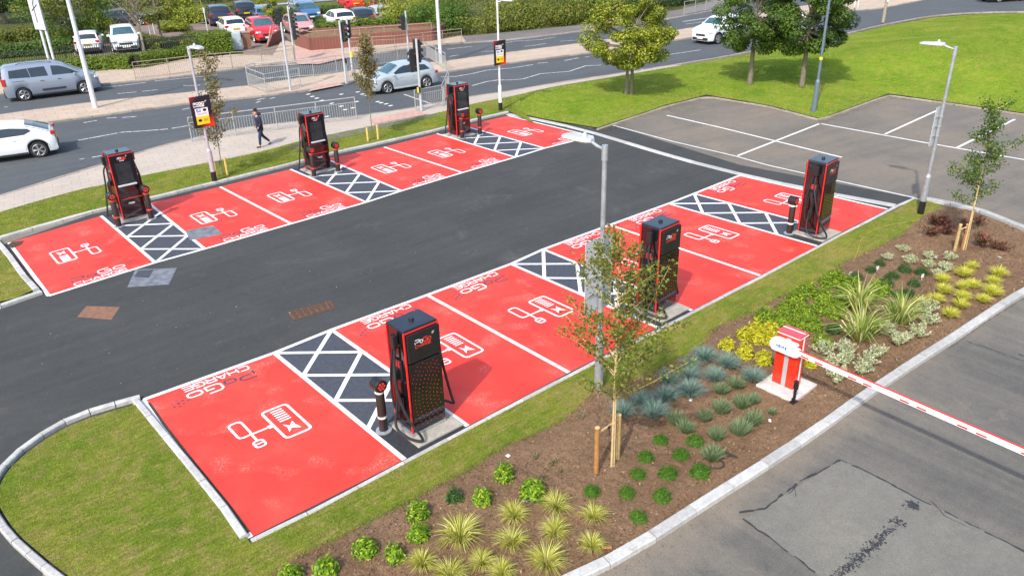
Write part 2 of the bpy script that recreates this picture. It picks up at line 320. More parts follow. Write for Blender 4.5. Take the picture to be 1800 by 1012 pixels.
# ------------------------------------------------------------------ mesh helpers
COL = scene.collection
class MB:
    def __init__(s): s.v = []; s.f = []
    def add(s, vs, fs):
        o = len(s.v); s.v += [tuple(v) for v in vs]; s.f += [tuple(o + i for i in f) for f in fs]; return s
    def box(s, c, size, rz=0.0, taper=1.0, M=None):
        hx, hy, hz = size[0]/2, size[1]/2, size[2]/2
        vs = []
        for z, k in ((-hz, 1.0), (hz, taper)):
            for x, y in ((-hx, -hy), (hx, -hy), (hx, hy), (-hx, hy)): vs.append(Vector((x*k, y*k, z)))
        Mt = Matrix.Translation(c) @ (M if M is not None else Matrix.Rotation(rz, 4, 'Z'))
        return s.add([Mt @ v for v in vs], [(3, 2, 1, 0), (4, 5, 6, 7), (0, 1, 5, 4), (1, 2, 6, 5), (2, 3, 7, 6), (3, 0, 4, 7)])
    def cyl(s, a, b, r0, r1=None, n=12, cap=True):
        a, b = Vector(a), Vector(b); r1 = r0 if r1 is None else r1
        d = (b - a); q = d.to_track_quat('Z', 'Y').to_matrix()
        vs = []
        for p, r in ((a, r0), (b, r1)):
            for i in range(n):
                t = 2*PI*i/n; vs.append(p + q @ Vector((math.cos(t)*r, math.sin(t)*r, 0)))
        fs = [(i, (i+1) % n, n+(i+1) % n, n+i) for i in range(n)]
        if cap: fs += [tuple(range(n-1, -1, -1)), tuple(range(n, 2*n))]
        return s.add(vs, fs)
    def tube(s, pts, r, n=8):
        P = [Vector(p) for p in pts]; N = len(P); rr = r if isinstance(r, (list, tuple)) else [r]*N
        vs = []; up = Vector((0, 0, 1)); prev = None
        for i, p in enumerate(P):
            d = (P[min(i+1, N-1)] - P[max(i-1, 0)]).normalized()
            if prev is None:
                a = d.cross(up) if abs(d.z) < 0.95 else d.cross(Vector((1, 0, 0)))
            else: a = prev - d * prev.dot(d)
            a.normalize(); prev = a; b = d.cross(a)
            for k in range(n):
                t = 2*PI*k/n; vs.append(p + (a*math.cos(t) + b*math.sin(t))*rr[i])
        fs = [(i*n+k, i*n+(k+1) % n, (i+1)*n+(k+1) % n, (i+1)*n+k) for i in range(N-1) for k in range(n)]
        fs += [tuple(range(n-1, -1, -1)), tuple((N-1)*n+k for k in range(n))]
        return s.add(vs, fs)
    def lathe(s, prof, c=(0, 0, 0), n=16, M=None):
        vs = []; M = M or Matrix.Identity(4); Mt = Matrix.Translation(c) @ M
        for r, z in prof:
            for i in range(n):
                t = 2*PI*i/n; vs.append(Mt @ Vector((r*math.cos(t), r*math.sin(t), z)))
        m = len(prof)
        fs = [(j*n+i, j*n+(i+1) % n, (j+1)*n+(i+1) % n, (j+1)*n+i) for j in range(m-1) for i in range(n)]
        fs += [tuple(range(n-1, -1, -1)), tuple((m-1)*n+i for i in range(n))]
        return s.add(vs, fs)
    def poly(s, pts, thick=0.0, frame=None):
        # flat polygon; thick extrudes along +normal (z unless frame)
        P = [Vector(p) for p in pts]; n = len(P)
        if not thick: return s.add(P, [tuple(range(n))])
        d = (frame or Vector((0, 0, 1))) * thick
        return s.add(P + [p + d for p in P], [tuple(range(n-1, -1, -1)), tuple(range(n, 2*n))] + [(i, (i+1) % n, n+(i+1) % n, n+i) for i in range(n)])
    def ribbon(s, pts, w, z=None, closed=False):
        P = [Vector(p) for p in pts]; N = len(P); L = []; Rr = []
        for i, p in enumerate(P):
            if closed: a, b = P[(i-1) % N], P[(i+1) % N]
            else: a, b = P[max(i-1, 0)], P[min(i+1, N-1)]
            d1 = (p - a); d2 = (b - p); d1.z = d2.z = 0
            if d1.length < 1e-6: d1 = d2.copy()
            if d2.length < 1e-6: d2 = d1.copy()
            d1.normalize(); d2.normalize(); t = (d1 + d2)
            if t.length < 1e-3: t = d1.copy()
            t.normalize(); nn = Vector((-t.y, t.x, 0)); k = 1.0 / max(0.5, abs(Vector((-d1.y, d1.x, 0)).dot(nn)))
            L.append(p + nn*(w/2)*k); Rr.append(p - nn*(w/2)*k)
        M = N if closed else N-1
        vs = L + Rr
        if z is not None: vs = [Vector((v.x, v.y, z)) for v in vs]
        return s.add(vs, [(N+i, N+(i+1) % N, (i+1) % N, i) for i in range(M)])
    def build(s, name, mat, parent=None, smooth=False, bevel=0.0, tri=False):
        me = bpy.data.meshes.new(name); me.from_pydata(s.v, [], s.f); me.update()
        if tri:
            bm = bmesh.new(); bm.from_mesh(me); bmesh.ops.triangulate(bm, faces=bm.faces, ngon_method='EAR_CLIP')
            bmesh.ops.recalc_face_normals(bm, faces=bm.faces)
            if sum(f.normal.z for f in bm.faces) < 0: bmesh.ops.reverse_faces(bm, faces=bm.faces)
            bm.to_mesh(me); bm.free()
        me.materials.append(MATS[mat] if isinstance(mat, str) else mat)
        if smooth:
            me.polygons.foreach_set('use_smooth', [True]*len(me.polygons))
            try: me.set_sharp_from_angle(angle=R_(35))
            except Exception: pass
        o = bpy.data.objects.new(name, me); COL.objects.link(o)
        if parent is not None: o.parent = parent
        if bevel:
            b = o.modifiers.new('bevel', 'BEVEL'); b.width = bevel; b.segments = 2; b.limit_method = 'ANGLE'; b.angle_limit = R_(40)
        return o
def empty(name, loc=(0, 0, 0), rz=0.0, scale=1.0):
    o = bpy.data.objects.new(name, None); COL.objects.link(o); o.location = loc; o.rotation_euler = (0, 0, rz)
    o.scale = (scale,)*3; o.empty_display_size = 0.2; return o
def tag(o, label=None, cat=None, group=None, kind=None):
    if label: o['label'] = label
    if cat: o['category'] = cat
    if group: o['group'] = group
    if kind: o['kind'] = kind
    return o
def struct(o, label=None):
    o['kind'] = 'structure'
    if label: o['label'] = label
    return o
def stuff(o, label=None, cat=None):
    o['kind'] = 'stuff'
    if label: o['label'] = label
    if cat: o['category'] = cat
    return o
KIDS = {}
def copy_tree(o, parent=None):
    c = o.copy(); COL.objects.link(c)
    if parent is not None: c.parent = parent
    for ch in [x for x in COL.objects if x.parent == o]: copy_tree(ch, c)
    return c
def np_mesh(name, V, F, mat, parent=None):
    # V (n,3), F (m,k) constant k
    me = bpy.data.meshes.new(name); k = F.shape[1]
    me.vertices.add(len(V)); me.vertices.foreach_set('co', V.astype(np.float32).ravel())
    me.loops.add(F.size); me.loops.foreach_set('vertex_index', F.astype(np.int32).ravel())
    me.polygons.add(len(F)); me.polygons.foreach_set('loop_start', np.arange(0, F.size, k, dtype=np.int32))
    me.polygons.foreach_set('loop_total', np.full(len(F), k, dtype=np.int32))
    me.update(calc_edges=True); me.materials.append(MATS[mat])
    o = bpy.data.objects.new(name, me); COL.objects.link(o)
    if parent is not None: o.parent = parent
    return o
def leaf_arrays(C, L, W, rng, upb=0.3, N=None):
    n = len(C); nr = rng.normal(size=(n, 3)); nr[:, 2] = np.abs(nr[:, 2]) + upb
    if N is not None: nr = nr * 0.6 + N * 1.2
    nr /= np.linalg.norm(nr, axis=1, keepdims=True)
    t = rng.normal(size=(n, 3)); u = np.cross(nr, t); u /= np.linalg.norm(u, axis=1, keepdims=True); v = np.cross(nr, u)
    L = (np.asarray(L) * rng.uniform(0.6, 1.3, n))[:, None]; W = (np.asarray(W) * rng.uniform(0.7, 1.2, n))[:, None]
    V = np.stack([C - u*L/2, C + v*W/2 + nr*W*0.12, C + u*L/2, C - v*W/2 + nr*W*0.12], 1).reshape(-1, 3)
    return V, np.arange(n*4).reshape(n, 4)
def blade_arrays(B, H, W, D, rng, droop=0.4):
    # B bases, H heights/lengths, W widths, D lean vectors (n,3, unit-ish horizontal amount)
    n = len(B); H = np.asarray(H)*np.ones(n); W = np.asarray(W)*np.ones(n)
    a = rng.uniform(0, 2*PI, n); side = np.stack([np.cos(a), np.sin(a), np.zeros(n)], 1)*W[:, None]/2
    up = np.array([0, 0, 1.0])
    d = up + D; d /= np.linalg.norm(d, axis=1, keepdims=True)
    mid = B + d*H[:, None]*0.55
    d2 = d + D*droop*1.6; d2[:, 2] -= droop*np.linalg.norm(D, axis=1)*1.2
    d2 /= np.linalg.norm(d2, axis=1, keepdims=True)
    tip = mid + d2*H[:, None]*0.45
    V = np.stack([B-side, B+side, mid+side*0.9, mid-side*0.9, tip+side*0.12, tip-side*0.12], 1).reshape(-1, 3)
    i = np.arange(n)[:, None]*6
    F = np.concatenate([i+np.array([[0, 1, 2, 3]]), i+np.array([[3, 2, 4, 5]])], 0)
    return V, F
def inpoly(P, poly):
    x, y = P[:, 0], P[:, 1]; r = np.zeros(len(P), bool); n = len(poly); j = n-1
    for i in range(n):
        xi, yi, xj, yj = poly[i][0], poly[i][1], poly[j][0], poly[j][1]
        c = ((yi > y) != (yj > y)) & (x < (xj-xi)*(y-yi)/((yj-yi) or 1e-9)+xi); r ^= c; j = i
    return r
def scatter(poly, dens, rng):
    a = np.array([[p[0], p[1]] for p in poly]); lo, hi = a.min(0), a.max(0)
    n = int((hi-lo).prod()*dens); P = rng.uniform(lo, hi, (n, 2)); return P[inpoly(P, a)]

# ------------------------------------------------------------------ stroke lettering
def _o(w=1.0): return [[(.22, 1), (.78*w+.0, 1), (w, .78), (w, .22), (.78*w, 0), (.22, 0), (0, .22), (0, .78), (.22, 1)]]
GL = {
 'C': [[(1, 1), (.2, 1), (0, .8), (0, .2), (.2, 0), (1, 0)]],
 'H': [[(0, 0), (0, 1)], [(1, 0), (1, 1)], [(0, .5), (1, .5)]],
 'A': [[(0, 0), (.42, 1), (.58, 1), (1, 0)], [(.2, .3), (.8, .3)]],
 'R': [[(0, 0), (0, 1), (.8, 1), (1, .85), (1, .58), (.8, .42), (0, .42)], [(.5, .42), (1, 0)]],
 'G': [[(1, 1), (.2, 1), (0, .8), (0, .2), (.2, 0), (1, 0), (1, .5), (.5, .5)]],
 'E': [[(1, 1), (.1, 1), (0, .9), (0, .1), (.1, 0), (1, 0)], [(0, .5), (.95, .5)]],
 'P': [[(0, 0), (0, .55)], [(0, 1), (.8, 1), (1, .85), (1, .55), (.8, .4), (.25, .4)]],
 'O': [[(.22, 1), (.78, 1), (1, .78), (1, .22), (.78, 0), (.22, 0), (0, .22), (0, .78), (.22, 1)]],
 'M': [[(0, 0), (0, 1), (.5, .35), (1, 1), (1, 0)]], 'V': [[(0, 1), (.5, 0), (1, 1)]], 'N': [[(0, 0), (0, 1), (1, 0), (1, 1)]],
 'T': [[(0, 1), (1, 1)], [(.5, 1), (.5, 0)]], 'I': [[(.5, 0), (.5, 1)]],
}
def strokes(mb, text, x0, x1, y0, y1, sw, T, gap=0.25, rise=0.0003):
    """letters laid between x0..x1, y0..y1 in a flat frame; T maps (x, y, height) to a point"""
    n = len(text); cw = (x1-x0)/(n + gap*(n-1)); k = 0
    for i, ch in enumerate(text):
        ox = x0 + i*cw*(1+gap)
        for st in GL.get(ch, []):
            flat_stroke(mb, [(ox + p[0]*cw, y0 + p[1]*(y1-y0)) for p in st], sw, T, rise*(k % 4)); k += 1
def flat_stroke(mb, P, sw, T, h=0.0):
    tmp = MB(); closed = (len(P) > 2 and P[0] == P[-1])
    tmp.ribbon([(p[0], p[1], 0) for p in (P[:-1] if closed else P)], sw, closed=closed)
    mb.add([T(v[0], v[1], h) for v in tmp.v], tmp.f)
# ================================================================== the setting
def sheet(name, px, z, mat, sm=0, lift=0.0):
    P = GP(px, lift) if not isinstance(px[0], Vector) else px
    if sm: P = smooth(P, sm, closed=True)
    m = MB(); m.poly([(p.x, p.y, z) for p in P]); return struct(m.build(name, mat, tri=True))
g = MB(); g.poly([(-400, -400, -0.05), (500, -400, -0.05), (500, 600, -0.05), (-400, 600, -0.05)]); struct(g.build('ground', 'rough_ground'))
# old tarmac under everything near the camera: entrance road, lane and old car park
m = MB(); m.poly([(-40, -60, -0.004), (90, -60, -0.004), (90, -9.0, -0.004), (70, 9, -0.004), (30, 14.5, -0.004), (-12, 13.5, -0.004), (-40, 10, -0.004)]); struct(m.build('entrance_road', 'old_asphalt', tri=True))
# main road, both carriageways in one sheet (kerb line near side, kerb line far side)
NK = GP([(-420, 470), (-160, 394), (0, 348), (68, 327), (178, 293), (267, 265), (338, 247), (450, 225), (625, 207), (727, 192), (780, 180), (832, 172), (900, 162), (975, 149), (1100, 130), (1200, 114), (1289, 99), (1368, 83), (1450, 68), (1500, 58), (1560, 44), (1640, 30), (1720, 24), (1850, 22)])
FK = GP([(-420, 235), (-160, 190), (0, 168), (60, 161), (175, 150), (260, 142), (337, 133), (450, 119), (625, 100), (782, 80), (900, 71), (1040, 54), (1162, 37), (1275, 15), (1345, -4), (1420, -25)])
NKs = smooth(NK, 5); FKs = smooth(FK, 5)
m = MB(); m.poly([(p.x, p.y, 0.0) for p in NKs] + [(170, 5, 0), (190, 60, 0)] + [(p.x, p.y, 0.0) for p in reversed(FKs)])
struct(m.build('main_road', 'road_asphalt', tri=True))
# lot: old parking on the right
LOT = GP([(1050, 231), (1095, 216), (1170, 190), (1242, 172), (1350, 190), (1442, 215), (1500, 192), (1562, 170), (1662, 184), (1800, 204), (1990, 236), (2150, 420), (1900, 500), (1800, 410), (1700, 366), (1610, 350), (1300, 300)])
m = MB(); m.poly([(p.x, p.y, 0.0) for p in LOT]); struct(m.build('old_car_park', 'lot_asphalt', tri=True))
# new tarmac: aisle and strip beyond the concrete band
AIS = GP([(-700, 470), (-300, 470), (0, 545), (5, 430), (175, 372), (450, 285), (700, 235), (895, 198), (1040, 226), (1078, 221), (1300, 290), (1605, 348), (1580, 366), (1440, 445), (1200, 570), (1000, 668), (800, 772), (440, 958), (235, 705), (0, 1150), (-700, 1500)])
m = MB(); m.poly([(p.x, p.y, 0.004) for p in AIS]); struct(m.build('aisle', 'new_asphalt', tri=True))

# ---------- kerbs: rows of separate kerb stones
def kerb(name, pts, w=0.13, h=0.11, stone=0.92, mat='kerb_concrete', side=0.0, z0=-0.02, label=None):
    P = [Vector((p.x, p.y, 0)) for p in pts]; D = [0.0]
    for a, b in zip(P, P[1:]): D.append(D[-1] + (b-a).length)
    n = max(1, int(round(D[-1]/stone))); Q = []
    for i in range(n+1):
        t = D[-1]*i/n; j = 0
        while j < len(D)-2 and D[j+1] < t: j += 1
        f = (t-D[j])/max(1e-6, D[j+1]-D[j]); Q.append(P[j].lerp(P[j+1], f))
    m = MB(); rr = random.Random(len(P)*7+n)
    def off(i, s):
        d = (Q[min(i+1, n)]-Q[max(i-1, 0)]).normalized(); return Q[i] + Vector((-d.y, d.x, 0))*s
    for i in range(n):
        hh = h + rr.uniform(-.006, .006); e = 0.009/max(.1, (Q[i+1]-Q[i]).length)
        c = min(0.02, w*.2)
        A = [off(i, side+w/2).lerp(off(i+1, side+w/2), e), off(i, side-w/2).lerp(off(i+1, side-w/2), e)]
        B = [off(i+1, side+w/2).lerp(off(i, side+w/2), e), off(i+1, side-w/2).lerp(off(i, side-w/2), e)]
        vs = []
        for (l, r) in (A, B):
            d = (r-l)
            for t, z in ((0, z0), (0, hh-c), (c/w, hh), (1-c/w, hh), (1, hh-c), (1, z0)):
                q = l + d*t; vs.append((q.x, q.y, z))
        m.add(vs, [(k, k+1, 7+k, 6+k) for k in range(5)] + [(5, 4, 3, 2, 1, 0), (6, 7, 8, 9, 10, 11)])
    return struct(m.build(name, mat), label)
# near row back kerb and left return
KB = GP([(440, 951), (560, 893), (712, 812), (825, 752), (1003, 659), (1215, 550), (1338, 487), (1480, 412), (1575, 363), (1607, 349)])
kerb('kerb', KB, 0.10, 0.05, side=-0.03)
KL = GP([(240, 703), (300, 775), (360, 848), (410, 910), (434, 947)]); kerb('kerb', KL, 0.13, 0.09, side=-0.03)
# island kerb curving to the left
KI = smooth(GP([(248, 702), (215, 711), (160, 727), (105, 750), (55, 782), (18, 813), (-8, 848), (-14, 880), (-6, 910), (22, 948), (60, 983), (100, 1016), (150, 1050), (260, 1110)]), 4)
kerb('kerb', KI, 0.12, 0.10, side=0.0, stone=.46)
# far row back kerb and its left end
KF = GP([(0, 421), (80, 398), (175, 372), (262, 352), (385, 322), (510, 291), (600, 268), (675, 252), (770, 230), (830, 214), (893, 199)]); kerb('kerb', KF, 0.15, 0.10)
KFL = GP([(-4, 424), (20, 452), (45, 487), (68, 512)]); kerb('kerb', KFL, 0.15, 0.10, stone=0.6, side=-.04)
KF2 = smooth(GP([(74, 516), (60, 524), (30, 534), (0, 541), (-120, 566), (-260, 590)]), 4); kerb('kerb', KF2, 0.15, 0.09)
# flush concrete band between new and old tarmac
BAND = smooth(GP([(893, 201), (960, 214), (1040, 233), (1180, 275), (1300, 306), (1440, 337), (1574, 362)]), 4); kerb('kerb', BAND, 0.30, 0.018, stone=1.8)
# bed kerb towards the entrance road and round the far end
KR = smooth(GP([(880, 1090), (960, 1042), (1024, 1012), (1110, 968), (1262, 871), (1412, 775), (1532, 689), (1664, 603), (1800, 514), (1900, 462), (1935, 446), (1900, 425), (1800, 406), (1758, 386), (1702, 367), (1618, 350)]), 4)
kerb('kerb', KR, 0.19, 0.10, stone=0.9)
# kerb along the mound
KM = GP([(1050, 229), (1095, 214), (1170, 189), (1242, 171), (1350, 189), (1442, 213), (1500, 191), (1562, 169), (1662, 183), (1800, 203), (1990, 235)])
kerb('kerb', KM, 0.10, 0.07, mat='old_kerb_concrete', stone=1.0)
kerb('kerb', NKs, 0.14, 0.10, mat='old_kerb_concrete', side=0.0); kerb('kerb', FKs, 0.16, 0.10, mat='old_kerb_concrete')

# ---------- footpath, verge, mound
PATH_IN = GP([(-420, 520), (-160, 430), (0, 377), (133, 339), (184, 328), (252, 312), (450, 272), (524, 252), (598, 236), (761, 203), (795, 195), (838, 184), (900, 172), (975, 155), (1100, 134), (1200, 117)])
m = MB(); top = [(p.x, p.y, 0.075) for p in NKs[:75]] ; bot = [(p.x, p.y, 0.075) for p in smooth(PATH_IN, 4)]
NKp = [p for p in NKs if p.x < G(1200, 114).x]
m.poly([(p.x, p.y, 0.075) for p in NKp] + [b for b in reversed(bot)]); struct(m.build('footpath', 'path_paving', tri=True))
VERGE = GP([(-420, 520), (-160, 430), (0, 377), (133, 339), (184, 328), (252, 312), (450, 272), (524, 252), (598, 236), (761, 203), (838, 184), (893, 173), (940, 220), (893, 197), (770, 228), (675, 250), (510, 289), (385, 320), (262, 350), (175, 370), (0, 419), (-10, 425), (-160, 470), (-420, 560)])
m = MB(); m.poly([(p.x, p.y, 0.07) for p in VERGE]); struct(m.build('grass_verge', 'turf', tri=True))
WORN = GP([(500, 263), (560, 245), (620, 232), (761, 204), (780, 204), (700, 222), (600, 246), (520, 264)])
m = MB(); m.poly([(p.x, p.y, 0.078) for p in WORN]); struct(m.build('bare_earth', 'footway_asphalt', tri=True))
LISL = GP([(-9, 432), (14, 455), (40, 490), (62, 512), (30, 527), (0, 534), (-120, 560), (-300, 590), (-420, 560), (-160, 470)])
m = MB(); m.poly([(p.x, p.y, 0.06) for p in LISL]); struct(m.build('grass_verge', 'turf', tri=True))
# mound as a height field
MPX = GP([(893, 173), (975, 155), (1100, 134), (1200, 117), (1289, 102), (1368, 86), (1450, 71), (1500, 61), (1560, 47), (1640, 33), (1720, 27), (1850, 25), (2100, 40), (1990, 233), (1800, 201), (1662, 181), (1562, 167), (1500, 189), (1442, 211), (1350, 187), (1242, 169), (1170, 187), (1095, 212), (1050, 227), (960, 212), (893, 197)])
mp = np.array([[p.x, p.y] for p in MPX])
def segdist(P, poly):
    d = np.full(len(P), 1e9); n = len(poly)
    for i in range(n):
        a, b = poly[i], poly[(i+1) % n]; ab = b-a; t = np.clip(((P-a)@ab)/(ab@ab), 0, 1); d = np.minimum(d, np.linalg.norm(P-(a+t[:, None]*ab), axis=1))
    return d
def mound_h(P):
    P = np.atleast_2d(P); d = segdist(P, mp); ins = inpoly(P, mp)
    far = np.clip((P[:, 0]-30)/16, 0, 1); far = far*far*(3-2*far)
    h = 0.06 + np.minimum(0.10, d*0.06) + 1.05*far*(1-np.exp(-(d/6.0)**2))
    return np.where(ins, h, 0.05)
def mh(p): return float(mound_h(np.array([[p[0], p[1]]]))[0])
bm = bmesh.new(); ring = []
from mathutils.geometry import delaunay_2d_cdt
edge = []
for i in range(len(mp)):
    a, b = mp[i], mp[(i+1) % len(mp)]; k = max(1, int(np.linalg.norm(b-a)/1.5))
    edge += [a + (b-a)*j/k for j in range(k)]
rg = np.random.default_rng(3)
gx, gy = np.meshgrid(np.arange(mp[:, 0].min(), mp[:, 0].max(), 1.3), np.arange(mp[:, 1].min(), mp[:, 1].max(), 1.3))
ip = np.stack([gx.ravel(), gy.ravel()], 1); ip = ip + rg.uniform(-.2, .2, ip.shape); ip = ip[inpoly(ip, mp)]; ip = ip[segdist(ip, mp) > 0.5]
allp = edge + list(ip)
res = delaunay_2d_cdt([Vector(p) for p in allp], [(i, (i+1) % len(edge)) for i in range(len(edge))], [], 1, 1e-5)
vv = np.array([[v.x, v.y] for v in res[0]]); hh = mound_h(vv); ed = segdist(vv, mp) < 1e-3; hh[ed] = 0.06
bm.free(); m = MB(); m.add([(a[0], a[1], h) for a, h in zip(vv, hh)], [tuple(f) for f in res[2]])
o = m.build('grass_mound', 'mound_turf', smooth=True); struct(o)
for p in o.data.polygons: pass
# median island
MED = GP([(-420, 300), (0, 222), (90, 217), (175, 205), (337, 183), (450, 172), (545, 160), (635, 142), (770, 130), (900, 112), (1040, 94), (1190, 72), (1225, 67), (1330, 44), (1440, 27), (1550, 16), (1640, -2), (1700, -18), (1575, -14), (1460, 5), (1330, 26), (1230, 49), (1185, 56), (1040, 76), (900, 94), (782, 110), (650, 122), (552, 136), (450, 152), (337, 165), (150, 184), (0, 205), (-420, 275)])
m = MB(); m.poly([(p.x, p.y, 0.09) for p in MED]); struct(m.build('median_island', 'buff_paving', tri=True))
kerb('kerb', MED + MED[:1], 0.13, 0.105, mat='old_kerb_concrete')
for q in ([(542, 161), (604, 149), (590, 145), (556, 150)], [(648, 211), (727, 194), (752, 201), (658, 219)], [(518, 86), (558, 85), (622, 99), (560, 113), (522, 112)]):
    m = MB(); m.poly([(p.x, p.y, 0.097) for p in GP(q, 0.09)]); struct(m.build('tactile_paving', 'tactile_paving', tri=True))
# far footway
FW = GP([(-420, 235), (-160, 190), (0, 168), (60, 161), (175, 150), (260, 142), (337, 133), (450, 119), (625, 100), (782, 80), (820, 77), (812, 65), (760, 74), (655, 82), (548, 92), (522, 82), (497, 70), (480, 100), (412, 98), (330, 106), (230, 122), (170, 128), (0, 147), (-160, 170), (-420, 210)])
m = MB(); m.poly([(p.x, p.y, 0.09) for p in FW]); struct(m.build('footpath', 'buff_paving', tri=True))
FW2 = GP([(782, 80), (900, 71), (1040, 54), (1162, 37), (1275, 15), (1345, -4), (1280, -6), (1200, 18), (1120, 30), (1042, 44), (900, 58), (812, 66)])
m = MB(); m.poly([(p.x, p.y, 0.085) for p in FW2]); struct(m.build('footpath', 'footway_asphalt', tri=True))
# far car park surfaces
for q in ([(0, 82), (30, 72), (90, 66), (125, 70), (60, 79), (-40, 92)], [(196, 44), (240, 40), (300, 48), (330, 62), (300, 66), (240, 58), (205, 52)], [(315, 44), (370, 40), (480, 36), (500, 48), (440, 52), (330, 54)],
          [(425, 62), (440, 52), (520, 60), (570, 50), (640, 46), (700, 44), (690, 60), (560, 66), (500, 84), (480, 101), (428, 98)], [(540, 24), (600, 18), (690, 6), (760, 6), (740, 20), (600, 34), (560, 38)], [(330, 26), (500, 22), (560, 22), (520, 36), (400, 44), (350, 42)], [(120, 72), (260, 66), (255, 100), (130, 98)]):
    m = MB(); m.poly([(p.x, p.y, -0.02) for p in GP(q)]); struct(m.build('car_park_surface', 'far_asphalt', tri=True))
# lower-left grass island and the strip round the bed
ISL = smooth(GP([(246, 712), (160, 737), (108, 759), (62, 789), (26, 819), (4, 850), (-2, 880), (8, 906), (34, 942), (70, 974), (112, 1008), (160, 1040), (300, 1130)]), 3)
STR = GP([(600, 1150), (470, 1022), (525, 982), (600, 947), (693, 899), (755, 865), (824, 830), (893, 785), (962, 757), (1014, 724), (1048, 688), (1128, 668), (1157, 650), (1202, 630), (1232, 612), (1250, 583), (1290, 565), (1326, 550), (1363, 528), (1421, 504), (1464, 479), (1482, 464), (1525, 446), (1555, 430), (1592, 409), (1605, 396), (1632, 378), (1660, 366), (1640, 358), (1618, 353), (1607, 352), (1576, 370), (1482, 415), (1340, 491), (1217, 555), (1005, 664), (828, 757), (715, 817), (562, 899), (442, 958), (405, 915), (352, 852), (295, 778), (246, 712)])
LAWN = ISL + STR
m = MB(); m.poly([(p.x, p.y, 0.045) for p in LAWN[:-1]]); struct(m.build('lawn', 'turf', tri=True))
BED = smooth(GP([(470, 1022), (525, 982), (600, 947), (693, 899), (755, 865), (824, 830), (893, 785), (962, 757), (1014, 724), (1048, 688), (1128, 668), (1157, 650), (1202, 630), (1232, 612), (1250, 583), (1290, 565), (1326, 550), (1363, 528), (1421, 504), (1464, 479), (1482, 464), (1525, 446), (1555, 430), (1592, 409), (1605, 396), (1632, 378), (1660, 366)]), 2) + \
      GP([(1700, 371), (1756, 391), (1800, 412), (1890, 432), (1920, 446), (1890, 456), (1800, 505), (1664, 594), (1525, 682), (1405, 768), (1254, 864), (1103, 960), (1012, 1010), (945, 1042), (860, 1090), (600, 1150)])
be = np.array([[p.x, p.y] for p in BED])
edge = []
for i in range(len(be)):
    a, b = be[i], be[(i+1) % len(be)]; k = max(1, int(np.linalg.norm(b-a)/0.12)); edge += [a + (b-a)*j/k for j in range(k)]
gx, gy = np.meshgrid(np.arange(be[:, 0].min(), be[:, 0].max(), 0.085), np.arange(be[:, 1].min(), be[:, 1].max(), 0.085))
ip = np.stack([gx.ravel(), gy.ravel()], 1); ip = ip + rg.uniform(-.03, .03, ip.shape); ip = ip[inpoly(ip, be)]; ip = ip[segdist(ip, be) > 0.05]
res = delaunay_2d_cdt([Vector(p) for p in edge + list(ip)], [(i, (i+1) % len(edge)) for i in range(len(edge))], [], 1, 1e-6)
vv = np.array([[v.x, v.y] for v in res[0]])
from mathutils import noise as mn
dd = segdist(vv, be)
hh = np.array([0.055 + min(1, d/0.3)*(0.03*mn.noise(Vector((x*1.3, y*1.3, 0))) + 0.035*abs(mn.noise(Vector((x*5, y*5, 3)))) + 0.03*abs(mn.noise(Vector((x*13, y*13, 7))))) for (x, y), d in zip(vv, dd)])
m = MB(); m.add([(a[0], a[1], h) for a, h in zip(vv, hh)], [tuple(f) for f in res[2]])
struct(m.build('planting_bed', 'soil', smooth=False))
from mathutils.bvhtree import BVHTree
# clods and bark chips on the soil
rg = np.random.default_rng(11); P = scatter([Vector((a[0], a[1], 0)) for a in be], 170, rg); n = len(P)
C = np.column_stack([P, np.full(n, 0.075)]) + rg.uniform(-.01, .012, (n, 3))*[0, 0, 1]
V, F = leaf_arrays(C, 0.045, 0.03, rg, 0.6)
leafm('bark_chips', (.07, .04, .025), (.17, .10, .06), (.32, .21, .13), 0.0)
stuff(np_mesh('bark_chips', V, F, 'bark_chips'), 'loose bark chips and clods on the brown soil', 'bark chips')

# ---------- painted bays
HW = [2.75, 1.39]   # bay width, hatch width
def XY(row, k_b, k_h, back):
    pass
near_f = {(0,0):(251.7,703),(1,0):(482,620.7),(1,1):(583,580),(2,1):(751,519),(3,1):(898,464.5),(3,2):(955,438.7),(4,2):(1072,396),(5,2):(1175,358.5),(5,3):(1220,341),(6,3):(1300,309)}
near_b = {(0,0):(440,945),(1,0):(711,808),(1,1):(822,749),(2,1):(1000,655),(3,1):(1156,576),(3,2):(1216,546),(4,2):(1336,484.6),(5,2):(1436,432.7),(5,3):(1478,409),(6,3):(1560,368)}
far_f = {(0,0):(86,520.4),(1,0):(273,462),(1,1):(360,438),(2,1):(512,393.7),(3,1):(644,356),(3,2):(706,336),(4,2):(813,304),(5,2):(906,277),(5,3):(957.8,261),(6,3):(1042,240)}
far_b = {(0,0):(16,427),(1,0):(178,380),(1,1):(262,358),(2,1):(387,329),(3,1):(510.8,298),(3,2):(574,280),(4,2):(675.3,259),(5,2):(768,235.5),(5,3):(815,222),(6,3):(893,204)}
